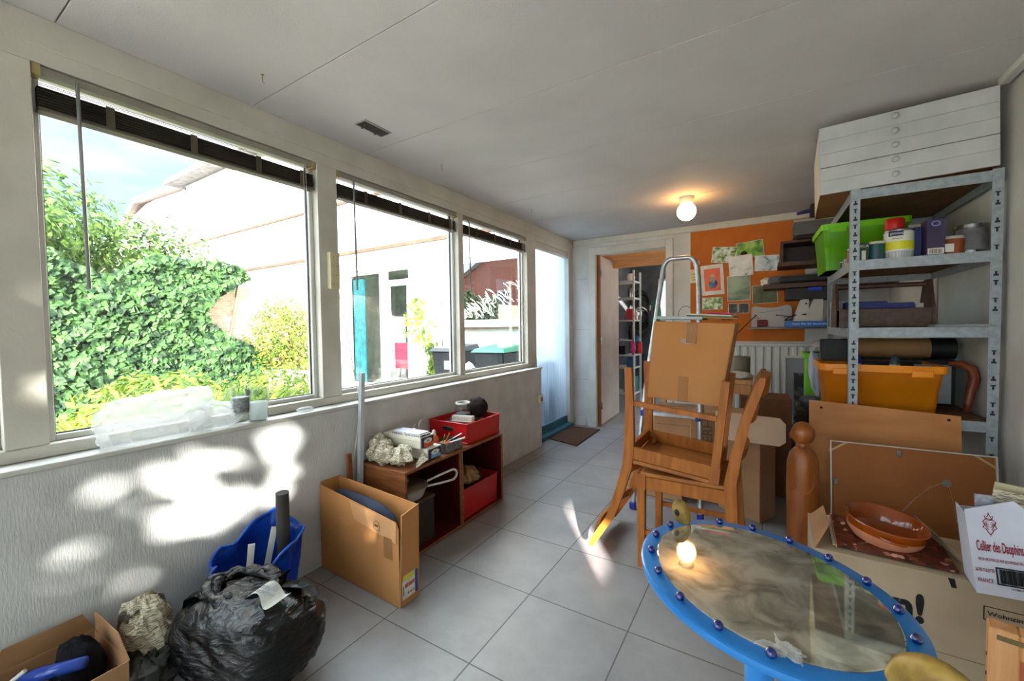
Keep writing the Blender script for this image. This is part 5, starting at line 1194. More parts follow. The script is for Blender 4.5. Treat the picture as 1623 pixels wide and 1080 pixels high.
# wine box
t = thing('wine_carton', 'white wine carton with red blackletter print standing on the moving box', 'box', (.50, 1.775, CZ+.001)); t.rotation_euler = (math.radians(0), math.radians(-6), math.radians(-4))
t.location = (.541, 1.76, CZ+.002)
wc = mat('white_card', (206,208,222), (192,194,208), rough=.7)
WW, WH = .150, .250
bm = BM(); hexa(bm, [(0,0,0),(WW,0,0),(WW,.003,0),(0,.003,0)], [(-.004,-.004,WH),(.098,-.004,WH+.038),(.098,-.001,WH+.038),(-.004,-.001,WH)]); hexa(bm, [(WW-.003,0,0),(WW,0,0),(WW,.003,0),(WW-.003,.003,0)], [(.098,-.004,WH+.038),(WW,-.002,WH-.02),(WW,.001,WH-.02),(.098,-.001,WH+.038)]); obj('front_panel', bm, wc, t)
bx('side_panel', wc, t, 0, .003, .003, .12, 0, WH-.02); bx('back_panel', wc, t, 0, WW, .117, .12, 0, WH-.03); bx('bottom_panel', wc, t, 0, WW, .003, .117, 0, .003); bx('side_panel', wc, t, WW-.003, WW, .003, .117, 0, WH-.03)
def crest(bm):
    M = face_ny(.044, -.0045, .212)
    def st(pts, r=.0009): tube(bm, [M @ Vector((x, y, 0)) for x, y in pts], r, n=4)
    for s_ in (-1, 1):
        st([(0,.012),(s_*.008,.014),(s_*.013,.008),(s_*.010,-.002),(s_*.014,-.010),(s_*.008,-.014),(s_*.004,-.024),(0,-.030)], .0011)
        st([(s_*.004,.008),(s_*.009,.004),(s_*.007,-.008),(s_*.003,-.016)], .0009)
        st([(s_*.002,.016),(s_*.008,.020),(s_*.009,.026),(s_*.004,.022),(0,.030)], .001)
        st([(s_*.002,0),(s_*.006,.002),(s_*.005,-.006),(s_*.001,-.008)], .0009)
    st([(0,.030),(0,.034)], .0012); st([(-.008,.016),(.008,.016)], .001); st([(0,-.03),(0,-.034)], .0009)
bm = BM(); crest(bm); obj('printed_crest', bm, inkred, t)
text('blackletter_title', 'Cellier des Dauphins', .042, inkred, t, face_ny(.058, -.0038, .145), sx=.262, bold=.0006)
text('printed_line', 'MIS EN BOUTEILLES PAR LES PRODUCTEURS', .0115, inkred, t, face_ny(.060, -.0029, .106), sx=.42)
text('printed_line', '26790 TULETTE', .0145, inkred, t, face_ny(.023, -.0025, .073), sx=.40); text('printed_line', 'FRANCE', .0165, inkred, t, face_ny(.022, -.0020, .042), sx=.52)
bm = BM()
for a in ((.045,.146,.084,.087),(.045,.146,.036,.039),(.045,.048,.039,.084)): box(bm, a[0], a[1], -.0042, -.0015, a[2], a[3])
obj('barcode_frame', bm, inkm, t)
random.seed(9); x = .052; bm = BM()
while x < .143: w_ = random.choice((.0006,.001,.0014)); box(bm, x, x+w_, -.0038, -.0012, .041, .082); x += w_+random.choice((.0006,.001))
o = obj('barcode', bm, inkm, t); text('printed_number', '3117380110060', .007, inkm, t, face_ny(.088, -.0018, .028), sx=.7)
for i, (x, y, ang, lab) in enumerate(((.55,1.80,.30,'folded newspaper standing in the wine carton'),(.56,1.84,.35,'printed brochure standing behind the newspaper in the wine carton'))):
    bm = BM(); box(bm, 0, .17, -.004, .004, 0, .305+.012*i, bev=.001); o = obj('magazine', bm, [mat('magazine_paper', (206,196,164), (186,176,146)), newsm][0 if i else 1], loc=(x, y, CZ+.01)); o.rotation_euler = (0, .02+ang*.3, 0); tag(o, lab, 'newspaper', 'papers in the wine carton')
bm = BM(); box(bm, 0, .04, -.003, .003, 0, .285); o = obj('blister_strip', bm, mat('blister', (196,200,214), (150,154,168), scale=60, rough=.2, metal=.4), loc=(.548, 1.785, CZ+.01)); o.rotation_euler = (0, -.03, 0); tag(o, 'silver blister strip in the wine carton corner', 'strip')
# pine panel door at the bottom right corner
t = thing('pine_panel_door', 'small pine panelled door standing at the lower right corner', 'door', (.421, 1.305, 0.001), math.radians(-13))
PX, PZ = .34, .548
for a in ((0,.045,0,PZ),(PX-.045,PX,0,PZ),(.045,PX-.045,PZ-.055,PZ),(.045,PX-.045,0,.05)): bx('frame_bar', pine, t, a[0], a[1], 0, .045, a[2], a[3], bev=.003)
bx('door_panel', mat('pine_panel', (190,112,60), (164,90,44), rough=.45, scale=4, stretch=(6,6,.8)), t, .045, PX-.045, .012, .03, .05, PZ-.055)
bx('brass_strip', mat('old_brass', (120,104,66), (96,82,50), rough=.5, metal=.5), t, .012, PX-.012, -.0025, .0, PZ-.022, PZ-.012)
for z in (.475,.43,.36,.28): bm = BM(); lathe(bm, [(0,0),(.004,0),(.004,.001),(0,.001)], 10, TR(-.0005,.02,z) @ RY(-PI/2)); obj('peg_hole', bm, MATS['dark_wood'], t)

# ------------------------------------------------------------------ oval blue mirror table
TZ = .73
t = thing('mirror_table', 'blue oval pedestal table with a mirror top and blue glass beads', 'table', (-.009, .915, 0)); 
EA, EB = .2535, .2085; TH = math.radians(-46.5)     # long axis direction measured from +X
def epos(a, k=1.0, z=0, da=0):
    ex, ey = (EA*k+da)*math.cos(a), (EB*k+da)*math.sin(a)
    return Vector((ex*math.cos(TH)-ey*math.sin(TH), ex*math.sin(TH)+ey*math.cos(TH), z))
def ering(bm, da, z, n=96): return [bm.verts.new(epos(2*PI*k/n, 1, z, da)) for k in range(n)]
def skin(bm, rings, caps=(False, False)):
    for A_, B_ in zip(rings, rings[1:]):
        for k in range(len(A_)): bm.faces.new((A_[k], A_[(k+1) % len(A_)], B_[(k+1) % len(A_)], B_[k]))
    if caps[0]: bm.faces.new(rings[0][::-1])
    if caps[1]: bm.faces.new(rings[-1])
bm = BM(); skin(bm, [ering(bm, -.038, TZ), ering(bm, -.006, TZ), ering(bm, -.001, TZ-.003), ering(bm, .0, TZ-.009), ering(bm, -.001, TZ-.015), ering(bm, -.006, TZ-.018), ering(bm, -.04, TZ-.018)]); bm.verts.ensure_lookup_table()
obj('rim', bm, bluep, t, smooth=True)
bm = BM(); skin(bm, [ering(bm, -.032, TZ-.019), ering(bm, -.032, TZ-.006), ], (True, True)); obj('tabletop', bm, bluep, t)
mm = bpy.data.materials.new('worn_mirror'); mm.use_nodes = True; nt = mm.node_tree; b = nt.nodes['Principled BSDF']; b.inputs['Metallic'].default_value = 1
tc = nt.nodes.new('ShaderNodeTexCoord'); ns = nt.nodes.new('ShaderNodeTexNoise'); ns.inputs['Scale'].default_value = 15; ns.inputs['Detail'].default_value = 9; ns.inputs['Distortion'].default_value = .9
cr = nt.nodes.new('ShaderNodeValToRGB'); cr.color_ramp.elements[0].position = .36; cr.color_ramp.elements[1].position = .62; cr.color_ramp.elements[0].color = (.34,.33,.27,1); cr.color_ramp.elements[1].color = (.84,.82,.70,1)
nt.links.new(tc.outputs['Object'], ns.inputs['Vector']); nt.links.new(ns.outputs['Fac'], cr.inputs[0]); nt.links.new(cr.outputs[0], b.inputs['Base Color']); b.inputs['Roughness'].default_value = .03; b.inputs['Metallic'].default_value = .80
bm = BM(); skin(bm, [ering(bm, -.034, TZ-.006), ering(bm, -.034, TZ+.0015), ering(bm, -.036, TZ+.0025)], (True, True)); obj('mirror', bm, mm, t)
bead = mat('blue_bead', (8,30,120), (5,20,92), rough=.05, coat=1)
for k in range(18):
    if k in (8, 17, 16): continue
    a = math.radians(15+20*k); p = epos(a, 1, TZ, -.0215); bm = BM(); ball(bm, (0,0,.0065), (.0082,.0082,.008), 18); o = obj('glass_bead', bm, bead, t, smooth='full', loc=p)
bm = BM(); tube(bm, [(0,0,TZ-.019),(0,0,.03)], .025, n=28); obj('pedestal', bm, bluep, t, smooth=True)
bm = BM(); lathe(bm, [(0,.002),(.15,.002),(.15,.02),(.06,.032),(.036,.05),(0,.05)], 40); obj('base', bm, bluep, t, smooth=True)
# gold knobs at both ends of the oval
def knob(lab, a, s, rot):
    p = epos(a, 1, TZ, .002); t2 = thing('gold_stone', lab, 'ornament', (p.x-.009, p.y+.915, TZ+.001), group='gold stones at the ends of the oval table')
    t2.rotation_euler = rot
    bm = BM(); ball(bm, (0,0,.9*s), (.62*s,.45*s,.95*s), 40, fn=lambda u: 1+.12*noise.noise(u*1.5)); obj('stone_body', bm, gold, t2, smooth='full'); return t2
k1 = knob('upright gold-painted stone with a dark hole at the far end of the oval table', math.radians(30), .034, (0, math.radians(-16), 0))
k1.location = (-.170, 1.083, TZ-.004); bm = BM(); ball(bm, (-.008,-.0145,.036), (.006,.003,.0085), 14); obj('dark_hole', bm, black, k1, smooth='full')
k2 = knob('large rounded gold-painted stone at the near right end of the oval table', math.radians(200), .052, (0, math.radians(62), math.radians(-35)))
k2.location = (.150, .746, TZ+.004)
# plastic wrap round the bead at the front edge
bm = BM(); ball(bm, (0,0,0), (.022,.014,.010), 30, fn=lambda u: crumple(u, 4.4, .7)); flapgeo(bm, [(0,0,0),(-.012,0,.012),(-.016,-.004,.024)], [.008,.006,.003]); flapgeo(bm, [(.01,0,0),(.02,-.01,-.01),(.026,-.024,-.012)], [.01,.008,.006]); flapgeo(bm, [(-.01,0,0),(-.03,-.0,.002),(-.042,-.004,-.002)], [.008,.008,.005])
tag(obj('plastic_scrap', bm, clearpl, smooth=True, loc=(.028, .722, TZ+.006)), 'scrap of clear plastic on the front rim of the oval table', 'plastic')

# ------------------------------------------------------------------ storage room contents
t = thing('storage_rack', 'white metal rack full of small items in the storage room', 'rack', (-1.60, 5.85, 0))
for x, y in ((0,0),(-.45,0),(0,.35),(-.45,.35)): bx('upright_post', white, t, x-.012, x+.012, y-.012, y+.012, 0, 2.0)
for z in (.25,.62,.80,1.02,1.30,1.62,1.86): bx('shelf', white, t, -.45, 0, 0, .35, z-.02, z)
def sit(nm, lab, cat, x, y, z, w_, d_, h_, m, g='items on the storage room rack', rnd=False):
    bm = BM()
    if rnd: lathe(bm, [(0,0),(w_*.8,0),(w_,h_*.5),(w_*.7,h_),(0,h_)], 16, TR(x, y, z+.001))
    else: box(bm, x-w_, x+w_, y-d_, y+d_, z+.001, z+h_, bev=.003)
    tag(obj(nm, bm, m, smooth=rnd), lab, cat, g)
redm = mat('item_red', (206,40,44), (180,30,34)); pinkm = mat('item_pink', (196,60,120), (176,44,104)); bluem = mat('item_blue', (40,90,140), (30,76,124)); greenm = mat('item_green', (30,110,100), (24,92,84))
sit('paint_box', 'red box with white label on the storage rack', 'box', -1.66, 5.93, 1.30, .05, .06, .16, redm); sit('label_box', 'white box beside the red box on the storage rack', 'box', -1.63, 6.05, 1.30, .03, .04, .12, paper)
sit('silver_pot', 'shiny pot on the upper storage rack shelf', 'pot', -1.67, 5.95, 1.62, .05, .05, .14, tin, rnd=True); sit('white_bucket', 'small white bucket on top of the storage rack', 'bucket', -1.66, 5.93, 1.86, .06, .06, .10, paper, rnd=True)
sit('dark_bottle', 'dark bottle on the middle storage rack shelf', 'bottle', -1.66, 5.93, 1.02, .04, .04, .2, black, rnd=True); sit('blue_box', 'blue box on the low storage rack shelf', 'box', -1.66, 5.94, .62, .05, .07, .14, bluem); sit('green_crate', 'green crate on the lowest storage rack shelf', 'box', -1.69, 6.03, .25, .08, .11, .22, greenm); sit('black_crate', 'black crate on the storage rack shelf above the green one', 'box', -1.80, 6.02, .80, .05, .08, .12, black)
bm = BM(); ball(bm, (0,0,0), (.04,.05,.10), 24, fn=lambda u: crumple(u, 40, .3)); tag(obj('pink_bag', bm, pinkm, smooth=True, loc=(-1.57, 5.70, .92)), 'pink cloth bag hanging at the open door edge', 'bag')
bm = BM(); ball(bm, (0,0,0), (.03,.04,.05), 24, fn=lambda u: crumple(u, 41, .3)); tag(obj('blue_bag', bm, bluem, smooth=True, loc=(-1.53, 5.76, 1.03)), 'blue cloth bag hanging above the pink bag', 'bag')
bm = BM(); box(bm, -.02, .03, -.03, .03, -.1, .06, bev=.01); tag(obj('red_bag', bm, redm, loc=(-1.50, 5.78, .93)), 'red pouch hanging right of the pink bag', 'bag')
bm = BM(); tube(bm, [(-1.52,5.74,1.08),(-1.50,5.72,1.24),(-1.55,5.74,1.34),(-1.6,5.75,1.36)], .003, n=5); tag(obj('bag_hook', bm, inkm, smooth=True), 'dark cord holding the bags at the rack', 'cord')
def coil(nm, lab, c, r, n, m, th=.009, cat='hose'):
    bm = BM(); random.seed(int(c[2]*100))
    for k in range(n):
        rr = r*(1+.12*math.sin(k*2.1)); P = [(c[0]+rr*math.cos(q)*.75, c[1]+.01*k, c[2]+rr*math.sin(q)*1.25-.02*k) for q in [2*PI*j/26 for j in range(26)]]; tube(bm, P, th, n=6, close=True)
    tag(obj(nm, bm, m, smooth=True), lab, cat, 'hoses on the storage room wall')
coil('garden_hose', 'green garden hose coiled on the storage room wall', (-1.76, 7.86, 1.50), .12, 5, mat('hose_green', (30,150,80), (24,120,66)))
coil('black_hose', 'thick black hose coiled in the storage room', (-2.00, 7.75, 1.55), .24, 6, mat('hose_black', (28,30,30), (18,20,20)), .016)
coil('black_cable', 'black cable coil left of the green hose', (-1.98, 7.70, 1.30), .2, 5, mat('hose_black2', (36,38,36), (24,26,26)), .010)
bm = BM(); box(bm, -.7, -.25, 6.2, 6.9, .75, .80); 
for x, y in ((-.67,6.23),(-.28,6.23),(-.67,6.87),(-.28,6.87)): box(bm, x-.02, x+.02, y-.02, y+.02, 0, .75)
bmesh.ops.translate(bm, vec=(-.55,.1,0), verts=bm.verts[:])
tag(obj('workbench', bm, pine), 'plain wooden workbench in the storage room', 'workbench')
bm = BM(); ball(bm, (-1.06,6.45,.93), (.14,.12,.13), 24, fn=lambda u: crumple(u, 50, .2)); tag(obj('tool_bag', bm, mat('tool_grey', (70,72,70), (50,52,50)), smooth=True), 'grey tool bag on the storage room workbench', 'bag')

# ================================================================== outside
def brickmat(name, c1, c2, mortar, sc=4.6):
    m = bpy.data.materials.new(name); m.use_nodes = True; nt = m.node_tree; N = nt.nodes; L = nt.links; b = N['Principled BSDF']; b.inputs['Roughness'].default_value = .9
    tc = N.new('ShaderNodeTexCoord'); mp = N.new('ShaderNodeMapping'); mp.inputs['Rotation'].default_value = (PI/2, 0, 0)
    br = N.new('ShaderNodeTexBrick'); br.inputs['Scale'].default_value = sc; br.inputs['Color1'].default_value = rgb(*c1); br.inputs['Color2'].default_value = rgb(*c2); br.inputs['Mortar'].default_value = rgb(*mortar); br.inputs['Mortar Size'].default_value = .012
    cb = N.new('ShaderNodeCombineXYZ'); sp = N.new('ShaderNodeSeparateXYZ'); ad = N.new('ShaderNodeMath')
    L.new(tc.outputs['Object'], sp.inputs[0]); L.new(sp.outputs[0], ad.inputs[0]); L.new(sp.outputs[1], ad.inputs[1]); L.new(ad.outputs[0], cb.inputs[0]); L.new(sp.outputs[2], cb.inputs[1])
    L.new(cb.outputs[0], br.inputs['Vector']); L.new(br.outputs['Color'], b.inputs['Base Color']); return m
render_w = mat('white_render', (236,234,228), (226,224,216), rough=.9, scale=2)
soil = mat('garden_soil', (150,138,126), (104,94,84), rough=1, scale=3)
bm = BM(); box(bm, -60, -2.15, -30, 40, -.5, -.12); struct('garden_ground', bm, soil)
bm = BM(); box(bm, -9.0, -2.15, 3.2, 6.0, -.12, -.09); struct('terrace', bm, mat('paving', (214,206,200), (196,188,182), rough=.9, scale=5))
bm = BM(); box(bm, .95, 40, -40, 40, -.5, -.12); box(bm, -2.15, .95, -40, -1.75, -.5, -.12); struct('garden_ground_back', bm, mat('back_paving', (196,190,178), (176,170,158), rough=.9))

# neighbouring wing: facade at y = 6
FY = 6.0
t = thing('house', 'white rendered house across the garden with tall upper wall and glazed terrace doors', 'house', (0,0,0))
bm = BM()
def wallxz(x0, x1, z0, z1, y0=FY, y1=FY+.25): box(bm, x0, x1, y0, y1, z0, z1)
# ground floor pieces around door unit (-8.2..-6.05, z 0..2.5) and window (-5.05..-3.4, z 1.27..2.5)
wallxz(-16.3, -8.22, -.12, 6.0); wallxz(-8.22, -6.03, 2.52, 6.0); wallxz(-6.03, -5.05, -.12, 6.0); wallxz(-5.05, -3.35, -.12, 1.25); wallxz(-5.05, -3.35, 2.50, 6.0); wallxz(-3.35, -2.2, -.12, 6.0)
box(bm, -16.3, -16.1, FY+.25, 14, -.12, 6.0)
obj('wall', bm, render_w, t)
bm = BM(); wallxz(-16.3, -2.2, 2.90, 2.965, FY-.05, FY); obj('gutter', bm, mat('gutter_brown', (92,70,54), (66,50,38), rough=.8), t)
bm = BM(); wallxz(-16.3, -2.2, 4.05, 4.10, FY-.04, FY); obj('gutter', bm, MATS['gutter_brown'], t)
bm = BM(); hexa(bm, [(-16.7,FY-.45,6.0),(-2.2,FY-.45,6.0),(-2.2,10,6.0),(-16.7,10,6.0)], [(-16.7,FY-.45,6.14),(-2.2,FY-.45,6.14),(-2.2,10,8.6),(-16.7,10,8.6)]); obj('roof', bm, mat('roof_slate', (120,118,120), (90,88,92), rough=.8), t)
bm = BM(); tube(bm, [(-16.28,FY-.04,-.1),(-16.28,FY-.04,5.95)], .04, n=8); obj('downpipe', bm, mat('pipe_grey', (120,120,122)), t, smooth=True)
# terrace door unit
u = bx('door_frame', white, t, -8.22, -8.12, FY+.05, FY+.13, -.1, 2.52)
bm = BM()
for x0, x1 in ((-7.10,-6.90),(-6.22,-6.03)): box(bm, x0, x1, FY+.05, FY+.13, -.1, 2.52)
for a in ((-8.12,-7.10,2.42,2.52),(-8.12,-7.10,-.1,.02),(-6.90,-6.22,2.44,2.52),(-6.90,-6.22,2.12,2.24),(-6.90,-6.22,-.1,.18),(-6.90,-6.84,.18,2.12),(-6.28,-6.22,.18,2.12)): box(bm, a[0], a[1], FY+.05, FY+.13, a[2], a[3])
obj('door_frame_bars', bm, white, t)
bx('glass_pane', glass, t, -8.12, -7.10, FY+.085, FY+.09, .02, 2.42); bx('glass_pane', glass, t, -6.90, -6.22, FY+.085, FY+.09, .18, 2.44)
bm = BM()
for x0, x1 in ((-5.05,-4.93),(-3.47,-3.35)): box(bm, x0, x1, FY+.03, FY+.10, 1.25, 2.50)
for z0, z1 in ((1.25,1.36),(2.40,2.50)): box(bm, -4.93, -3.47, FY+.03, FY+.10, z0, z1)
obj('window_frame', bm, white, t)
refl = glassmat('reflecting_glass', gl=.35)
nt = refl.node_tree
tr = [n for n in nt.nodes if n.type == 'BSDF_TRANSPARENT'][0]; tr.inputs['Color'].default_value = rgb(120,126,126)
bx('window_pane', refl, t, -4.93, -3.47, FY+.06, FY+.065, 1.36, 2.40)
bx('window_ledge', MATS['gutter_brown'], t, -5.1, -3.3, FY-.08, FY+.03, 1.19, 1.23)
# room behind the glass
bm = BM(); box(bm, -9.4, -2.6, 8.6, 8.7, -.1, 2.8); box(bm, -9.5, -9.4, FY+.25, 8.7, -.1, 2.8); box(bm, -2.7, -2.6, FY+.25, 8.7, -.1, 2.8); box(bm, -9.4, -2.6, FY+.25, 8.6, 2.7, 2.8); box(bm, -9.4, -2.6, FY+.25, 8.6, -.12, -.06)
obj('interior_wall', bm, mat('interior_wall', (150,154,150), (132,136,132)), t)
# teal curtain, red chair, table inside
bm = BM(); g = []
for i in range(60): x = -8.26+.44*i/59; g.append((bm.verts.new((x, 6.24+.03*math.sin(i*.9), 0)), bm.verts.new((x, 6.24+.03*math.sin(i*.9), 2.38))))
for a, b in zip(g, g[1:]): bm.faces.new((a[0], b[0], b[1], a[1]))
bmesh.ops.solidify(bm, geom=bm.faces[:], thickness=.004)
tag(obj('curtain', bm, mat('curtain_teal', (44,130,142), (28,104,118)), smooth=True), 'teal curtain behind the glazed terrace door of the white house', 'curtain')
def inner_table():
    t = thing('dining_table', 'white table inside the white house behind the glass', 'table', (-6.9, 7.0, -.06)); bx('tabletop', white, t, -.8, .8, -.3, .3, .73, .77)
    for x, y in ((-.7,-.25),(.7,-.25),(-.7,.25),(.7,.25)): bx('leg', mat('leg_grey', (90,90,92)), t, x-.03, x+.03, y-.03, y+.03, 0, .73)
inner_table()
t = thing('office_chair', 'red shell chair behind the glass door of the white house', 'chair', (-6.63, 6.45, -.06))
bm = BM(); pts = []
for i in range(13):
    a = i/12; 
    z = .45 if a < .4 else .45+(a-.4)/.6*.5; y = .25-.5*min(a,.4)/.4 if False else -.2+.42*min(a,.4)/.4+ (0 if a < .4 else .10*(a-.4)/.6)
    pts.append((y, z))
g = [(bm.verts.new((-.2, y, z)), bm.verts.new((.2, y, z))) for y, z in pts]
for a, b in zip(g, g[1:]): bm.faces.new((a[0], b[0], b[1], a[1]))
bmesh.ops.solidify(bm, geom=bm.faces[:], thickness=.02); 
obj('seat_shell', bm, mat('chair_red', (190,30,56), (176,24,48), rough=.5), t, smooth=True)
bx('back_panel', MATS['chair_red'], t, -.2, .2, -.26, -.22, .42, .98, bev=.02, seg=2)
for x, y in ((-.17,-.18),(.17,-.18),(-.17,.18),(.17,.18)): bm = BM(); tube(bm, [(x*.8,y*.8,.45),(x,y,0)], .012, n=8); obj('leg', bm, MATS['leg_grey'], t)
bm = BM(); box(bm, -8.0, -7.2, 8.3, 8.55, .4, 1.3); box(bm, -7.9, -7.75, 8.2, 8.3, 1.3, 1.5); tag(obj('sideboard', bm, mat('sideboard', (140,140,136), (110,110,108))), 'grey sideboard at the rear of the room in the white house', 'sideboard')

# second house farther left with a tiled roof, pale gable
t = thing('far_house', 'pale house with a tiled sloping roof behind the garden wall', 'house', (0,0,0))
bm = BM(); v = [(-52,-.1),(-17.5,-.1),(-17.5,8.15),(-24,8.6),(-30,8.55),(-33,8.0),(-38,5.5),(-52,5.5)]
prism(bm, v[::-1], 6, TR(0, 9.2, 0)); obj('wall', bm, render_w, t)
bm = BM()
for p, q in (((-17.2,8.15),(-31,8.75)),((-31,8.75),(-39,5.4))):
    hexa(bm, [(q[0],8.9,q[1]-.1),(p[0],8.9,p[1]-.1),(p[0],15.5,p[1]-.1),(q[0],15.5,q[1]-.1)], [(q[0],8.9,q[1]+.22),(p[0],8.9,p[1]+.22),(p[0],15.5,p[1]+.22),(q[0],15.5,q[1]+.22)])
obj('roof', bm, mat('roof_tile', (134,118,112), (70,66,68), rough=.8, scale=3, kind='wave'), t)
# brick house reflected in the window behind the bins
t = thing('brick_house', 'brown brick gabled house behind the garden, mirrored in the window glass', 'house', (-14.6, -10.5, 0)); t.rotation_euler = (0,0,math.radians(180-38))
bm = BM(); prism(bm, [(-3.4,-.1),(3.4,-.1),(3.4,3.9),(0,6.6),(-3.4,3.9)], 6); obj('wall', bm, brickmat('brick_red', (150,84,70), (128,70,60), (170,150,140)), t)
bm = BM(); hexa(bm, [(-3.7,-.2,3.75),(-3.55,-.2,3.6),(-3.55,6.2,3.6),(-3.7,6.2,3.75)], [(0,-.2,6.85),(0,-.2,6.6),(0,6.2,6.6),(0,6.2,6.85)]); hexa(bm, [(3.7,-.2,3.75),(3.55,-.2,3.6),(3.55,6.2,3.6),(3.7,6.2,3.75)], [(0,-.2,6.85),(0,-.2,6.6),(0,6.2,6.6),(0,6.2,6.85)]); obj('roof', bm, MATS['roof_tile'], t)
w = bx('window_frame', white, t, -.45, .45, -.06, 0, 2.2, 3.6); bx('window_pane', black, w, -.37, .37, -.07, -.055, 2.28, 3.52)

# white leaf garland sticker on the window pane behind the bins
bm = BM(); random.seed(12)
for k in range(55):
    x0 = -4.85+1.35*random.random(); h_ = .10+.68*max(0, (x0+4.85))/1.35
    a0 = random.uniform(.6, 2.3); L_ = random.uniform(.10, .26)
    z0 = 1.38+random.random()*h_*.8
    P = []
    for q in range(7):
        s_ = q/6; P.append((x0+L_*s_*math.cos(a0+.8*s_), FY+.055, z0+L_*s_*math.sin(a0+.8*s_)))
    P = [p for p in P if -4.92 < p[0] < -3.48 and p[2] < 2.39]
    if len(P) > 2:
        tube(bm, P, .0024, n=4)
        P2 = [(p[0]+.05*math.sin(PI*i/(len(P)-1)), p[1], p[2]-.05*math.sin(PI*i/(len(P)-1))) for i, p in enumerate(P)]; tube(bm, P2, .0020, n=4)
tag(obj('window_decal', bm, paper), 'white leaf tracery decal on the lower window pane above the bins', 'decal')

t = thing('dark_block', 'added dark blue block that darkens the lower ribbed glass door', 'dark_block', (-2.52, 4.3, -.09)); bx('block_body', mat('block_blue', (30,44,60), (20,32,46)), t, -.14, .14, -.7, 1.5, 0, .85, bev=.01); bx('soil', soil, t, -.12, .12, -.68, 1.48, .83, .855)  # added block, darkens what shows through the lower ribbed glass
# wheelie bins
def bin_(x, lidc, lab, sticker):
    t = thing('wheelie_bin', lab, 'bin', (x, 5.55, -.09), math.radians(6), group='wheelie bins against the white house')
    bm = BM(); hexa(bm, [(-.20,-.22,.06),(.20,-.22,.06),(.20,.24,.06),(-.20,.24,.06)], [(-.27,-.32,.92),(.27,-.32,.92),(.27,.34,.92),(-.27,.34,.92)]); bmesh.ops.bevel(bm, geom=bm.edges[:], offset=.02, segments=2, affect='EDGES'); obj('bin_body', bm, mat('bin_dark', (30,33,37), (22,24,28), rough=.6), t)
    bm = BM(); hexa(bm, [(-.30,-.36,.92),(.30,-.36,.92),(.30,.36,.92),(-.30,.36,.92)], [(-.25,-.30,.975),(.25,-.30,.975),(.25,.36,1.02),(-.25,.36,1.02)]); obj('lid', bm, lidc, t)
    bm = BM(); tube(bm, [(-.22,.40,.98),(.22,.40,.98)], .016, n=8); obj('handle', bm, MATS['bin_dark'], t)
    for s in (-1, 1): bm = BM(); lathe(bm, [(0,-.03),(.1,-.03),(.1,.03),(0,.03)], 20, TR(s*.24,.24,.10) @ RY(PI/2)); obj('wheel', bm, black, t)
    if sticker: bx('sticker', paper, t, .0, .12, -.325, -.30, .62, .76)
bin_(-4.62, mat('lid_dark', (44,48,54), (36,40,46), rough=.5), 'dark wheelie bin with a dark lid and white sticker by the house wall', True); bin_(-3.72, mat('lid_green', (50,120,92), (42,104,80), rough=.5), 'dark wheelie bin with a green lid by the house wall', False)
bm = BM(); lathe(bm, [(0,0),(.12,0),(.15,.3),(.13,.62),(.06,.72),(0,.76)], 14); tag(obj('stone_ornament', bm, render_w, smooth=True, loc=(-4.12, 5.3, -.09)), 'pale stone garden ornament between the two bins', 'ornament')
t = thing('bench', 'pale garden bench in front of the terrace, far right of the nearest window', 'bench', (-8.2, 4.7, -.11)); bx('seat', MATS['paving'], t, -.6, .4, -.2, .2, .42, .5)
for x in (-.5, .3): bx('leg', MATS['paving'], t, x-.05, x+.05, -.18, .18, 0, .42)

# garden wall
bm = BM(); box(bm, -9.6, -9.3, -6, 3.2, -.12, 2.15); box(bm, -9.6, -9.3, 3.2, 5.9, -.12, 2.12)
tag(obj('garden_wall', bm, brickmat('brick_pale', (190,160,136), (168,140,118), (206,196,180), 5)), 'old brick garden wall partly covered by ivy', 'wall')
# ---- foliage
def leafmat(name, c1, c2, tr=.35):
    m = bpy.data.materials.new(name); m.use_nodes = True; nt = m.node_tree; N = nt.nodes; L = nt.links; b = N['Principled BSDF']; b.inputs['Roughness'].default_value = .6; b.inputs['Specular IOR Level'].default_value = .25
    ob = N.new('ShaderNodeNewGeometry'); wn = N.new('ShaderNodeTexNoise'); wn.inputs['Scale'].default_value = 7; wn.inputs['Detail'].default_value = 5
    L.new(ob.outputs['Position'], wn.inputs['Vector'])
    cr = N.new('ShaderNodeValToRGB'); cr.color_ramp.elements[0].position = .4; cr.color_ramp.elements[1].position = .6; cr.color_ramp.elements[0].color = rgb(*c2); cr.color_ramp.elements[1].color = rgb(*c1)
    L.new(wn.outputs['Fac'], cr.inputs[0]); L.new(cr.outputs[0], b.inputs['Base Color'])
    tl = N.new('ShaderNodeBsdfTranslucent'); L.new(cr.outputs[0], tl.inputs[0]); mx = N.new('ShaderNodeMixShader'); mx.inputs[0].default_value = tr
    L.new(b.outputs[0], mx.inputs[1]); L.new(tl.outputs[0], mx.inputs[2]); L.new(mx.outputs[0], N['Material Output'].inputs[0]); return m
def leaf(vs, fs, p, n, s, up=None, shape=0):
    n = n.normalized(); a = n.cross(Vector((random.uniform(-1,1), random.uniform(-1,1), random.uniform(-1,1))))
    if a.length < 1e-3: a = Vector((1,0,0))
    a.normalize(); b = n.cross(a); i = len(vs)
    if shape == 0:    # ivy: five-pointed
        for u, v in ((0,-.5),(.5,-.25),(.28,.1),(0,.62),(-.28,.1),(-.5,-.25)): vs.append(p+a*u*s+b*v*s)
        fs.append(tuple(range(i, i+6)))
    else:             # narrow leaf
        for u, v in ((0,-.5),(.17,0),(0,.5),(-.17,0)): vs.append(p+a*u*s+b*v*s)
        fs.append(tuple(range(i, i+4)))
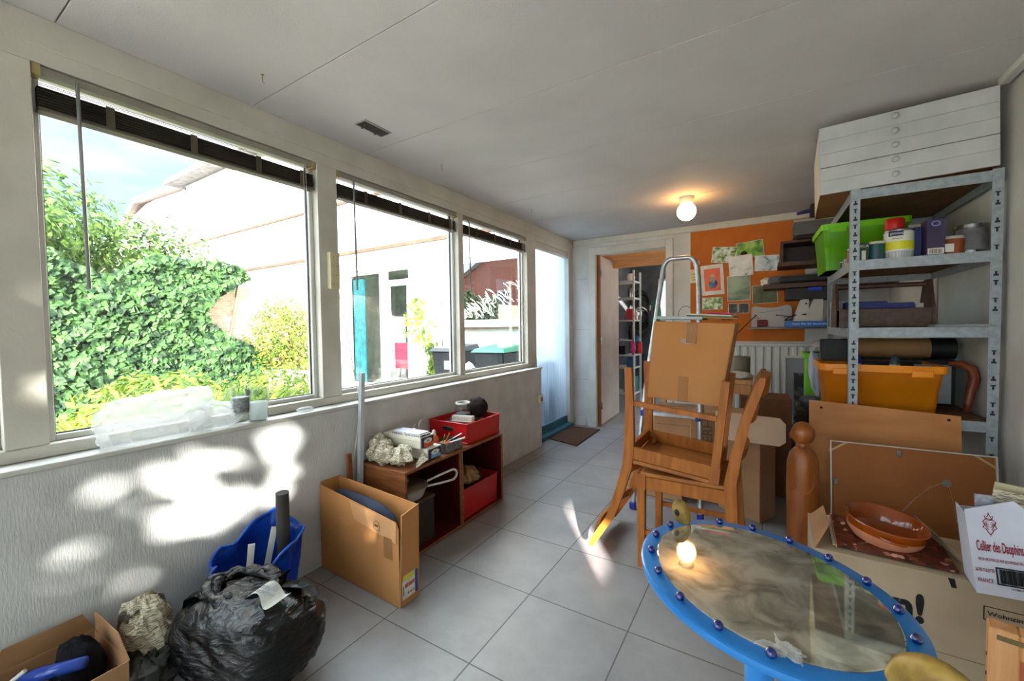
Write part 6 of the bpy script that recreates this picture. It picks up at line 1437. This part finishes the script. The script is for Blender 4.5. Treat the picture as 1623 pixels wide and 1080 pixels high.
def mesh_from(name, vs, fs, m, parent=None):
    me = bpy.data.meshes.new(name); me.from_pydata([tuple(v) for v in vs], [], fs); me.materials.append(m); o = bpy.data.objects.new(name, me); COL.objects.link(o)
    if parent: o.parent = parent
    return o
ivym = leafmat('ivy_leaf', (74,108,58), (22,46,24), .25); bushm = leafmat('bush_leaf', (130,146,54), (62,88,28), .35); treem = leafmat('tree_leaf', (110,140,66), (44,72,34), .3); fernm = leafmat('fern_leaf', (146,164,52), (76,104,28), .35); dryg = leafmat('dry_grass', (180,164,116), (112,104,60), .4)
# ivy on the wall
random.seed(21)
t = thing('ivy', 'dense ivy covering the old brick garden wall', 'ivy', (0,0,0))
vs, fs = [], []
for k in range(17000):
    y = random.uniform(-1.5, 4.75)**1; z = random.uniform(-.1, 2.55)
    top = 2.45+.18*math.sin(y*2.2)+.1*math.sin(y*5)-.12*max(0, y-3.4)
    if z > top: continue
    if y > 4.1+.5*math.sin(z*3) : continue
    bulge = .30+.22*noise.noise(Vector((y*1.1, z*1.3, 3)))+.1*noise.noise(Vector((y*4, z*4, 3)))
    p = Vector((-9.3+max(.04, bulge)*random.uniform(.55,1), y, z)); leaf(vs, fs, p, Vector((1, random.uniform(-.9,.5), random.uniform(-.2,.9))), random.uniform(.07,.14))
mesh_from('foliage', vs, fs, ivym, t)
bm = BM()
for k in range(14):
    y = -1+.38*k; tube(bm, [(-9.28,y,-.1),(-9.25,y+.1*math.sin(k),.8),(-9.24,y+.25*math.sin(k*2),1.6),(-9.22,y+.3*math.sin(k*3),2.2)], .018, n=5)
obj('stems', bm, mat('stem_brown', (96,76,56), (70,54,40)), t)
def bush(nm, lab, cat, c, r, n, m, s, shape=0, loc_stem=True, group=None, seed=1):
    random.seed(seed); t = thing(nm, lab, cat, (0,0,0), group=group); vs, fs = [], []; c = Vector(c)
    for k in range(n):
        d = Vector((random.gauss(0,1), random.gauss(0,1), random.gauss(0,1))).normalized(); rr = random.uniform(.35, 1)**.5*(1+.35*noise.noise(d*2+c)+.2*noise.noise(d*5+c))
        p = c+Vector((d.x*r[0], d.y*r[1], d.z*r[2]))*rr
        if p.z < -.1: continue
        leaf(vs, fs, p, d+Vector((random.uniform(-.7,.7), random.uniform(-.7,.7), random.uniform(-.3,.9))), s*random.uniform(.7,1.3), shape=shape)
    mesh_from('foliage', vs, fs, m, t)
    if loc_stem:
        bm = BM()
        for k in range(5): a = k*1.3; tube(bm, [(c.x,c.y,-.12),(c.x+.2*r[0]*math.cos(a),c.y+.2*r[1]*math.sin(a),c.z*.6),(c.x+.6*r[0]*math.cos(a),c.y+.6*r[1]*math.sin(a),c.z+.4*r[2])], [.04*r[2],.025*r[2],.01*r[2]], n=6)
        obj('branches', bm, MATS['stem_brown'], t)
    return t
bush('tree', 'leafy tree rising above the garden wall at the left', 'tree', (-11.0, 1.3, 3.0), (1.7,1.5,1.35), 5200, treem, .19, seed=3, shape=1)
bush('tree', 'smaller pale tree above the garden wall, right of the leafy one', 'tree', (-11.4, 3.3, 2.75), (1.2,1.3,1.0), 2800, treem, .17, seed=4, shape=1)
bush('shrub', 'yellow-green climbing shrub against the brick wall near the house', 'shrub', (-8.9, 5.0, 1.05), (.55,.78,.98), 4200, bushm, .085, seed=5, shape=1)
bush('shrub', 'low bright green shrub at the right of the ferns', 'shrub', (-6.2, 3.3, .25), (.9,.8,.42), 3200, bushm, .09, seed=6, shape=1)
bush('shrub', 'yellow-green leafy shrub at the left under the ivy', 'shrub', (-4.9, 1.15, .22), (.5,.42,.40), 1500, fernm, .12, seed=7, shape=1)
bush('shrub', 'pale leafy shrub below the ivy in the middle of the garden', 'shrub', (-6.4, 2.0, .30), (.9,.7,.42), 2600, bushm, .12, seed=8, shape=1)
# ferns
def fern(x, y, h_, sd, lab):
    random.seed(sd); t = thing('fern', lab, 'fern', (x, y, -.11), group='ferns under the windows'); vs, fs = [], []
    bm = BM()
    for k in range(22):
        a = random.uniform(0, 2*PI); R_ = random.uniform(.35,.7)*h_; P = []
        for q in range(14):
            s_ = q/13; P.append(Vector((R_*s_*math.cos(a), R_*s_*math.sin(a), h_*(1.25*s_-.45*s_*s_)*1.1)))
        tube(bm, [tuple(p) for p in P], .004, n=4)
        for q in range(2, 14):
            d = (P[q]-P[q-1]).normalized(); sd_ = d.cross(Vector((0,0,1))).normalized(); L_ = .13*math.sin(PI*min(1, (q+1)/14.))*h_+.015
            for sg in (-1, 1):
                tip = P[q]+sd_*sg*L_+d*L_*.35+Vector((0,0,-.01)); w_ = d*.018; i = len(vs); vs += [P[q]-w_, P[q]+w_, tip]; fs.append((i, i+1, i+2))
                mid = (P[q]+P[q-1])/2; tip = mid+sd_*sg*L_+d*L_*.3; i = len(vs); vs += [mid-w_, mid+w_, tip]; fs.append((i, i+1, i+2))
    mesh_from('fronds', vs, fs, fernm, t); obj('stems', bm, MATS['stem_brown'], t)
fern(-3.75, 1.35, .95, 31, 'tall yellow-green fern in the middle below the nearest window'); fern(-4.1, 1.8, .9, 32, 'yellow-green fern right of the tallest one'); fern(-4.4, 1.05, .75, 33, 'yellow-green fern at the left beside the dry grass'); fern(-4.6, 2.3, .8, 34, 'yellow-green fern farthest right below the nearest window'); fern(-3.4, .9, .6, 35, 'low fern behind the plastic bag on the sill')
t = thing('grass_clump', 'dry pale grass clump at the lower left outside the window', 'grass', (-3.6, .72, -.12)); bm = BM(); random.seed(8); vs, fs = [], []
for k in range(420):
    a = random.uniform(0, 2*PI); b0 = Vector((random.uniform(-.3,.3), random.uniform(-.35,.35), 0)); L_ = random.uniform(.4,.85); tip = b0+Vector((.5*L_*math.cos(a), .5*L_*math.sin(a), L_*.85)); mid = b0+(tip-b0)*.5+Vector((0,0,.12)); w_ = Vector((-math.sin(a), math.cos(a), 0))*.006; i = len(vs); vs += [b0-w_, b0+w_, mid+w_, mid-w_, tip]; fs += [(i,i+1,i+2,i+3),(i+3,i+2,i+4)]
o = mesh_from('blades', vs, fs, dryg, t)
t = thing('grass_clump', 'green grass tuft outside below the window with the power strip', 'grass', (-3.2, 2.35, -.12)); random.seed(9); vs, fs = [], []
for k in range(260):
    a = random.uniform(0, 2*PI); b0 = Vector((random.uniform(-.3,.3), random.uniform(-.3,.3), 0)); L_ = random.uniform(.6,.95); tip = b0+Vector((.3*L_*math.cos(a), .3*L_*math.sin(a), L_*.95)); mid = b0+(tip-b0)*.5+Vector((0,0,.08)); w_ = Vector((-math.sin(a), math.cos(a), 0))*.007; i = len(vs); vs += [b0-w_, b0+w_, mid+w_, mid-w_, tip]; fs += [(i,i+1,i+2,i+3),(i+3,i+2,i+4)]
mesh_from('blades', vs, fs, bushm, t)
# climber on the white facade
random.seed(14); t = thing('climbing_plant', 'thin climbing plant with yellow-green leaves on the white house wall', 'plant', (0,0,0)); vs, fs = [], []
for k in range(520):
    s_ = random.random(); z = .05+1.75*s_; x = -5.62+.14*math.sin(z*3)-.12*(z > .9)*random.random()*2; sp_ = .06+.17*math.exp(-((z-1.25)/.28)**2); p = Vector((x+random.gauss(0,sp_), FY-.06-random.random()*.08, z)); leaf(vs, fs, p, Vector((random.uniform(-.5,.5),-1,random.uniform(-.2,.6))), random.uniform(.04,.08), shape=0)
mesh_from('foliage', vs, fs, bushm, t); bm = BM(); tube(bm, [(-5.58,FY-.03,-.1),(-5.5,FY-.03,.5),(-5.66,FY-.03,1.1),(-5.7,FY-.03,1.8)], .008, n=5); obj('stem', bm, MATS['stem_brown'], t)
t = thing('climbing_plant', 'bare thin climber stems on the house wall near the window with bins', 'plant', (0,0,0)); bm = BM()
tube(bm, [(-5.28,FY-.03,-.1),(-5.26,FY-.03,.8),(-5.31,FY-.03,1.6),(-5.27,FY-.03,2.2),(-5.4,FY-.03,2.35)], .010, n=5); tube(bm, [(-5.31,FY-.03,1.6),(-5.22,FY-.04,1.9),(-5.35,FY-.04,2.1)], .006, n=5); obj('stem', bm, MATS['stem_brown'], t)
# unseen foliage added behind the room to throw dappled light through the glazed rear wall
def canopy(lab, pts, n, s, m, sd):
    random.seed(sd); t = thing('tree', lab, 'tree', (0,0,0), group='trees behind the glazed rear wall'); vs, fs = [], []
    for (c, r) in pts:
        for k in range(n):
            d = Vector((random.gauss(0,1), random.gauss(0,1), random.gauss(0,1))).normalized()*random.random()**.4; p = Vector(c)+Vector((d.x*r[0], d.y*r[1], d.z*r[2])); leaf(vs, fs, p, d+Vector((random.uniform(-.8,.8),)*3), s*random.uniform(.7,1.4))
    mesh_from('foliage', vs, fs, m, t); bm = BM(); c, r = pts[0]
    tube(bm, [(c[0],c[1],-.12),(c[0]+.1,c[1],c[2]*.5),(c[0],c[1],c[2]+.5)], [.09,.07,.04], n=8); obj('trunk', bm, MATS['stem_brown'], t); return t
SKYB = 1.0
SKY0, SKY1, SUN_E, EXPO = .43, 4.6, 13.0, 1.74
SUNAZ = (-.60, .80); EL = math.radians(15)
sd_ = Vector((SUNAZ[0]*math.cos(EL), SUNAZ[1]*math.cos(EL), -math.sin(EL)))
# unseen leaf cover; gaps cut along the sun so patches land on the wall
random.seed(77); t = thing('tree', 'unseen leaf cover added outside the rear wall, its gaps shaping the sun patches', 'tree', (0,0,0)); vs, fs = [], []
gaps = [(.313,.458,.045,.022),(.477,.383,.055,.022),(.43,.68,.07,.035),(.30,.77,.01,.005),(.357,.516,.025,.022),(.44,.49,.02,.018),(.52,.29,.06,.02),(1.79,.18,.05,.10),(1.95,-.07,.05,.10),(.298,1.407,.12,.035),(.295,1.133,.12,.02),(.299,1.05,.12,.03),(.62,.46,.04,.03),(.5,.56,.03,.02)]
def keep(y, z):
    for a, b, c, d in gaps:
        if ((y-a)/(c+.045))**2+((z-b)/(d+.035))**2 < 1: return False
    if ((y-.86)/.37)**2+((z-.61)/.26)**2 < 1: return random.random() < .075
    if ((y-3.62)/.27)**2+((z+.45)/.22)**2 < 1: return False
    return True
for k in range(26000):
    y = random.uniform(-.5, 4.6); z = random.uniform(-1.1, 1.95)
    if not keep(y, z): continue
    tt = random.uniform(4.6, 6.2) if y < 1.7 else random.uniform(5.8, 7.4); p = Vector((-1.95, y, z))-sd_*tt
    if p.z < -.1: continue
    leaf(vs, fs, p, Vector((random.uniform(-1,1),)*3)+(-sd_)*1.2, random.uniform(.09,.15))
mesh_from('foliage', vs, fs, treem, t); bm = BM(); tube(bm, [(2.1,-3.4,-.12),(1.9,-3.5,1.0),(1.5,-3.4,2.1)], [.09,.07,.03], n=8); obj('trunk', bm, MATS['stem_brown'], t)
sl = bpy.data.lights.new('sun', 'SUN'); so = bpy.data.objects.new('sun', sl); COL.objects.link(so); sl.energy = SUN_E; sl.color = (1,.95,.88); sl.angle = math.radians(.9)
so.rotation_euler = (-sd_).to_track_quat('Z', 'Y').to_euler(); so.location = (8, -10, 6)
rl_ = bpy.data.lights.new('house_fill', 'POINT'); ro = bpy.data.objects.new('house_fill', rl_); COL.objects.link(ro); ro.location = (-6.3, 7.6, 2.3); rl_.energy = 45; rl_.shadow_soft_size = .2  # added fill light, no lamp known there; brightens the room behind the glass
# world: pale blue sky with soft clouds, brighter around the sun's side
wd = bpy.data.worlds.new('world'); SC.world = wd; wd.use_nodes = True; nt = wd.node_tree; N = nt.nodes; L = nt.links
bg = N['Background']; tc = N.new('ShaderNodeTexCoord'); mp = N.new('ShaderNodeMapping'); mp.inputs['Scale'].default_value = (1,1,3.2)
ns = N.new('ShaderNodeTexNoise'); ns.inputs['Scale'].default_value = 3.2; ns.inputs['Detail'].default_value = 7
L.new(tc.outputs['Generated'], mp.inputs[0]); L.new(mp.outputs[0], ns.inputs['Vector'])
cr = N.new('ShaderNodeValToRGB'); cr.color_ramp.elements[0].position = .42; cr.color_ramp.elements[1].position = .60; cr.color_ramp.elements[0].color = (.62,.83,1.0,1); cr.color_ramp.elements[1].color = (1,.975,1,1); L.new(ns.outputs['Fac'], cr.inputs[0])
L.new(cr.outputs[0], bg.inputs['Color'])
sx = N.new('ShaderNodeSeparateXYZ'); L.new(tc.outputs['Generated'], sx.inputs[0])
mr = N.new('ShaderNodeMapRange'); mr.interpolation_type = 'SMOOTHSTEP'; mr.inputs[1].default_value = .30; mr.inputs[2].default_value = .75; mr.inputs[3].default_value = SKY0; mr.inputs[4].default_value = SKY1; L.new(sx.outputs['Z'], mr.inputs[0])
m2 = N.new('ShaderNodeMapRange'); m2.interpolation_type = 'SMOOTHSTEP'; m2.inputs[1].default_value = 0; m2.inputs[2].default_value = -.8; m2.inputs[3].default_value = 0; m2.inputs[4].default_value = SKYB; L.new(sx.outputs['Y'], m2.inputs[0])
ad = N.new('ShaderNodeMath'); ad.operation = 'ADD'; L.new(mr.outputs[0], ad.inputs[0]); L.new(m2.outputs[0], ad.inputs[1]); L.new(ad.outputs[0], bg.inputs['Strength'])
vs_ = SC.view_settings; SC.display_settings.display_device = 'sRGB'; vs_.view_transform = 'Standard'; vs_.look = 'None'; vs_.exposure = EXPO; vs_.gamma = 1; vs_.use_curve_mapping = False
